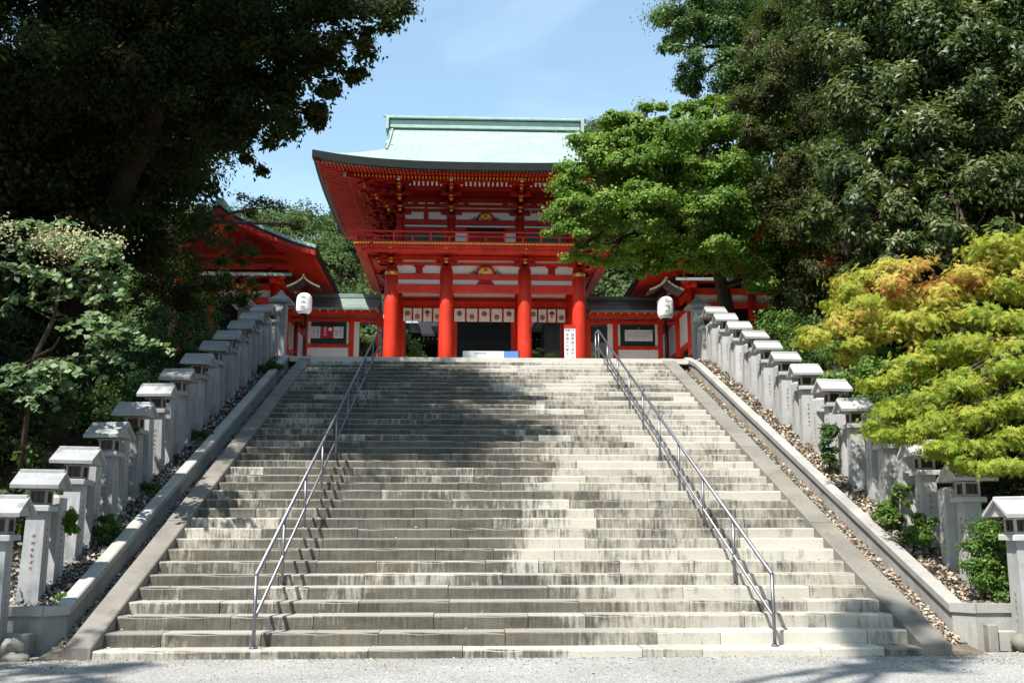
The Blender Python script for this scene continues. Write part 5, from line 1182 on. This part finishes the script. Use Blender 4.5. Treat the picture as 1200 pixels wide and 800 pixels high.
shrub(6.40, 17.9, 2.55, .14, .45, 'ivy climbing the post before the fifth right lantern', LF_MID, .045); shrub(6.45, 15.0, 1.15, .15, .18, 'low tuft at the foot of the fourth right lantern', LF_MID, .045)
shrub(7.05, 30.6, 6.0, .42, .62, 'clipped sunlit hedge at the top right of the steps', LF_BUSH, .06)
shrub(-5.08, 13.62, 1.45, .11, .12, 'bright green sprig between second and third left lanterns', LF_BUSH, .05); shrub(-5.05, 14.9, 1.3, .16, .2, 'green sprig beside the third left lantern', LF_MID, .05); shrub(-5.1, 15.3, 1.25, .2, .12, 'low weeds at the foot of the fourth left lantern', LF_MID, .045)
shrub(-5.3, 16.2, 2.9, .14, .1, 'leafy tuft on the fifth left lantern', LF_MID, .05); shrub(-5.06, 17.0, 1.95, .22, .12, 'low weeds between the left lanterns halfway up', LF_MID, .045); shrub(-5.06, 20.0, 3.1, .25, .14, 'weeds at the foot of the upper left lanterns', LF_MID, .045)
shrub(-5.0, 25.5, 5.3, .3, .16, 'weedy tuft near the top of the left bed', LF_MID, .05); shrub(-4.95, 13.2, .6, .08, .05, 'tiny yellow-green weed on the lowest left bed', LF_BUSH, .035); shrub(6.3, 18.0, 2.0, .07, .1, 'tiny weed in the right gutter', LF_BUSH, .035)
# garden pines behind the gate
for x, y, z, s, lab in ((3.6, 47, 8.6, 1.1, 'clipped garden pine seen through the right bay of the gate'), (6.0, 47.5, 8.7, .9, 'clipped garden pine right of the gate pillar'), (-4.3, 47, 9.6, 1.3, 'leafy tree seen through the opening left of the gate')):
    tree('garden_pine', (x, y, 6), lab, 'pine tree', [W(x+dx, y+dy, z+dz, q*s, q*s, q*s*.42) for dx, dy, dz, q in ((0, 0, .7, .9), (-.9, 0, .4, .8), (.9, .2, .5, .8), (0, -.4, .1, .9), (-.5, .3, 1.0, .5), (-1.6, 0, .0, .7), (1.6, 0, .1, .7))],
         LF_PINE if x > 0 else LF_MID, leaf=.12, density=190, sub=.34, flat=.5, shell=.3, shape='needle' if x > 0 else 'wide', trunk=[(x, y, 6), (x+.1, y, 7.5), (x, y, z+.5)], tr=.13)
# trees standing outside the picture that shade the forecourt corners and the left bank
tree('evergreen_tree', (-11.5, 8.5, .05), 'tall evergreen at the left of the forecourt, outside the picture', 'tree',
     [W(-12,9.0,9.6,2.2), W(-12,7,10,2.8), W(-13.5,10,9,2.8), W(-11.5,12.5,10.5,2.4), W(-13,14,9.5,2.6), W(-14.5,13,6.5,2.2), W(-13.5,16.5,7.5,1.9)],
     LF_DARK, leaf=.2, density=90, sub=.36, shell=.3, trunk=[(-11.5,8.5,0), (-11.6,8.6,5), (-11.8,9,9)], tr=.4)
tree('evergreen_tree', (-7.5, -6, .05), 'tall evergreen behind the viewer whose boughs shade the forecourt corners', 'tree',
     [W(-2.9,1.2,20,.8,.8,.5), W(-3.6,.2,20.4,.9,.8,.5), W(-2.4,2.1,19.6,.6,.6,.4), W(-12.2,.2,20,1.0,.8,.6), W(-5,-4,19,2.2), W(-8,-6,20,2.6), W(-10.5,-4,18,2.2), W(-7,-8,16,2.4)],
     LF_DARK, leaf=.24, density=70, sub=.36, shell=.3, trunk=[(-7.5,-6,0), (-7.4,-5.8,9), (-7.2,-5,18)], tr=.45)
for x, y, z, q, lab in ((14.5, 9, 8, 3.6, 'added tall tree right of the forecourt, outside the picture'), (16, 1, 8, 4, 'added unseen tall tree further right of the forecourt'), (19, 14, 9, 4, 'added tall tree on the right bank, outside the picture'), (13.5, -8, 8, 4, 'added unseen tall tree behind the viewer at right'), (-18, 3, 8, 4, 'added tall tree left of the forecourt, outside the picture'), (-19, 12, 9, 4, 'added tall tree on the left bank, outside the picture'), (-19, -7, 8, 4, 'added unseen tall tree behind the viewer at left'), (1, -24, 8, 4.5, 'added unseen tall tree across the forecourt behind the viewer')):
    tree('added_shade_tree', (x, y, .05 if y < 12 else 2), lab, 'tree', [W(x+dx*q, y+dy*q, z+dz*q, q*k) for dx, dy, dz, k in ((0, 0, 0, .9), (.5, .4, .6, .7), (-.4, .5, .5, .7), (.3, -.5, .7, .7), (0, 0, 1.1, .6), (-.5, -.3, -.5, .7), (.5, .1, -.6, .7))],
         LF_DARK, leaf=.5, density=30, sub=.36, shell=.3, trunk=[(x, y, 0), (x, y, z*.6), (x, y, z+q)], tr=.4)  # ring of unseen trees, added to cut the light from the sky
# forested hill behind
def hill_forest():
    P, Nn, rr, sz = [], [], [], []
    for _ in range(2000):
        y = 72+rng.random()**1.4*72; x = rng.uniform(-.42*y-8, .42*y+10)
        z = terr(x, y); r = rng.uniform(1.7, 3.0); n = int(420 if y < 105 else 330)
        u = rng.normal(size=(n, 3)); u /= np.linalg.norm(u, axis=1, keepdims=True); u[:, 2] = np.abs(u[:, 2])*1.1-.15
        rad = r*(.75+.25*np.sin(u[:, 0]*5+_)*np.cos(u[:, 2]*6+_*.7)+.1*rng.normal(size=n))
        P.append(np.array([x, y, z+r*1.0])+u*rad[:, None]); Nn.append(u+rng.normal(size=(n, 3))*.4+np.array([0, 0, .3])); v = rng.random()*.5
        rr.append(np.clip(v+rng.random(n)*.5, 0, 1)); sz.append(np.full(n, .30)*(.7+.6*rng.random(n)))
    P = np.concatenate(P); return leaves('hill_forest', LF_HILL, None, P, np.concatenate(Nn), np.concatenate(sz), np.concatenate(rr), 'wide')
tag(hill_forest(), 'forested hillside rising behind the shrine', 'forest', kind='stuff')
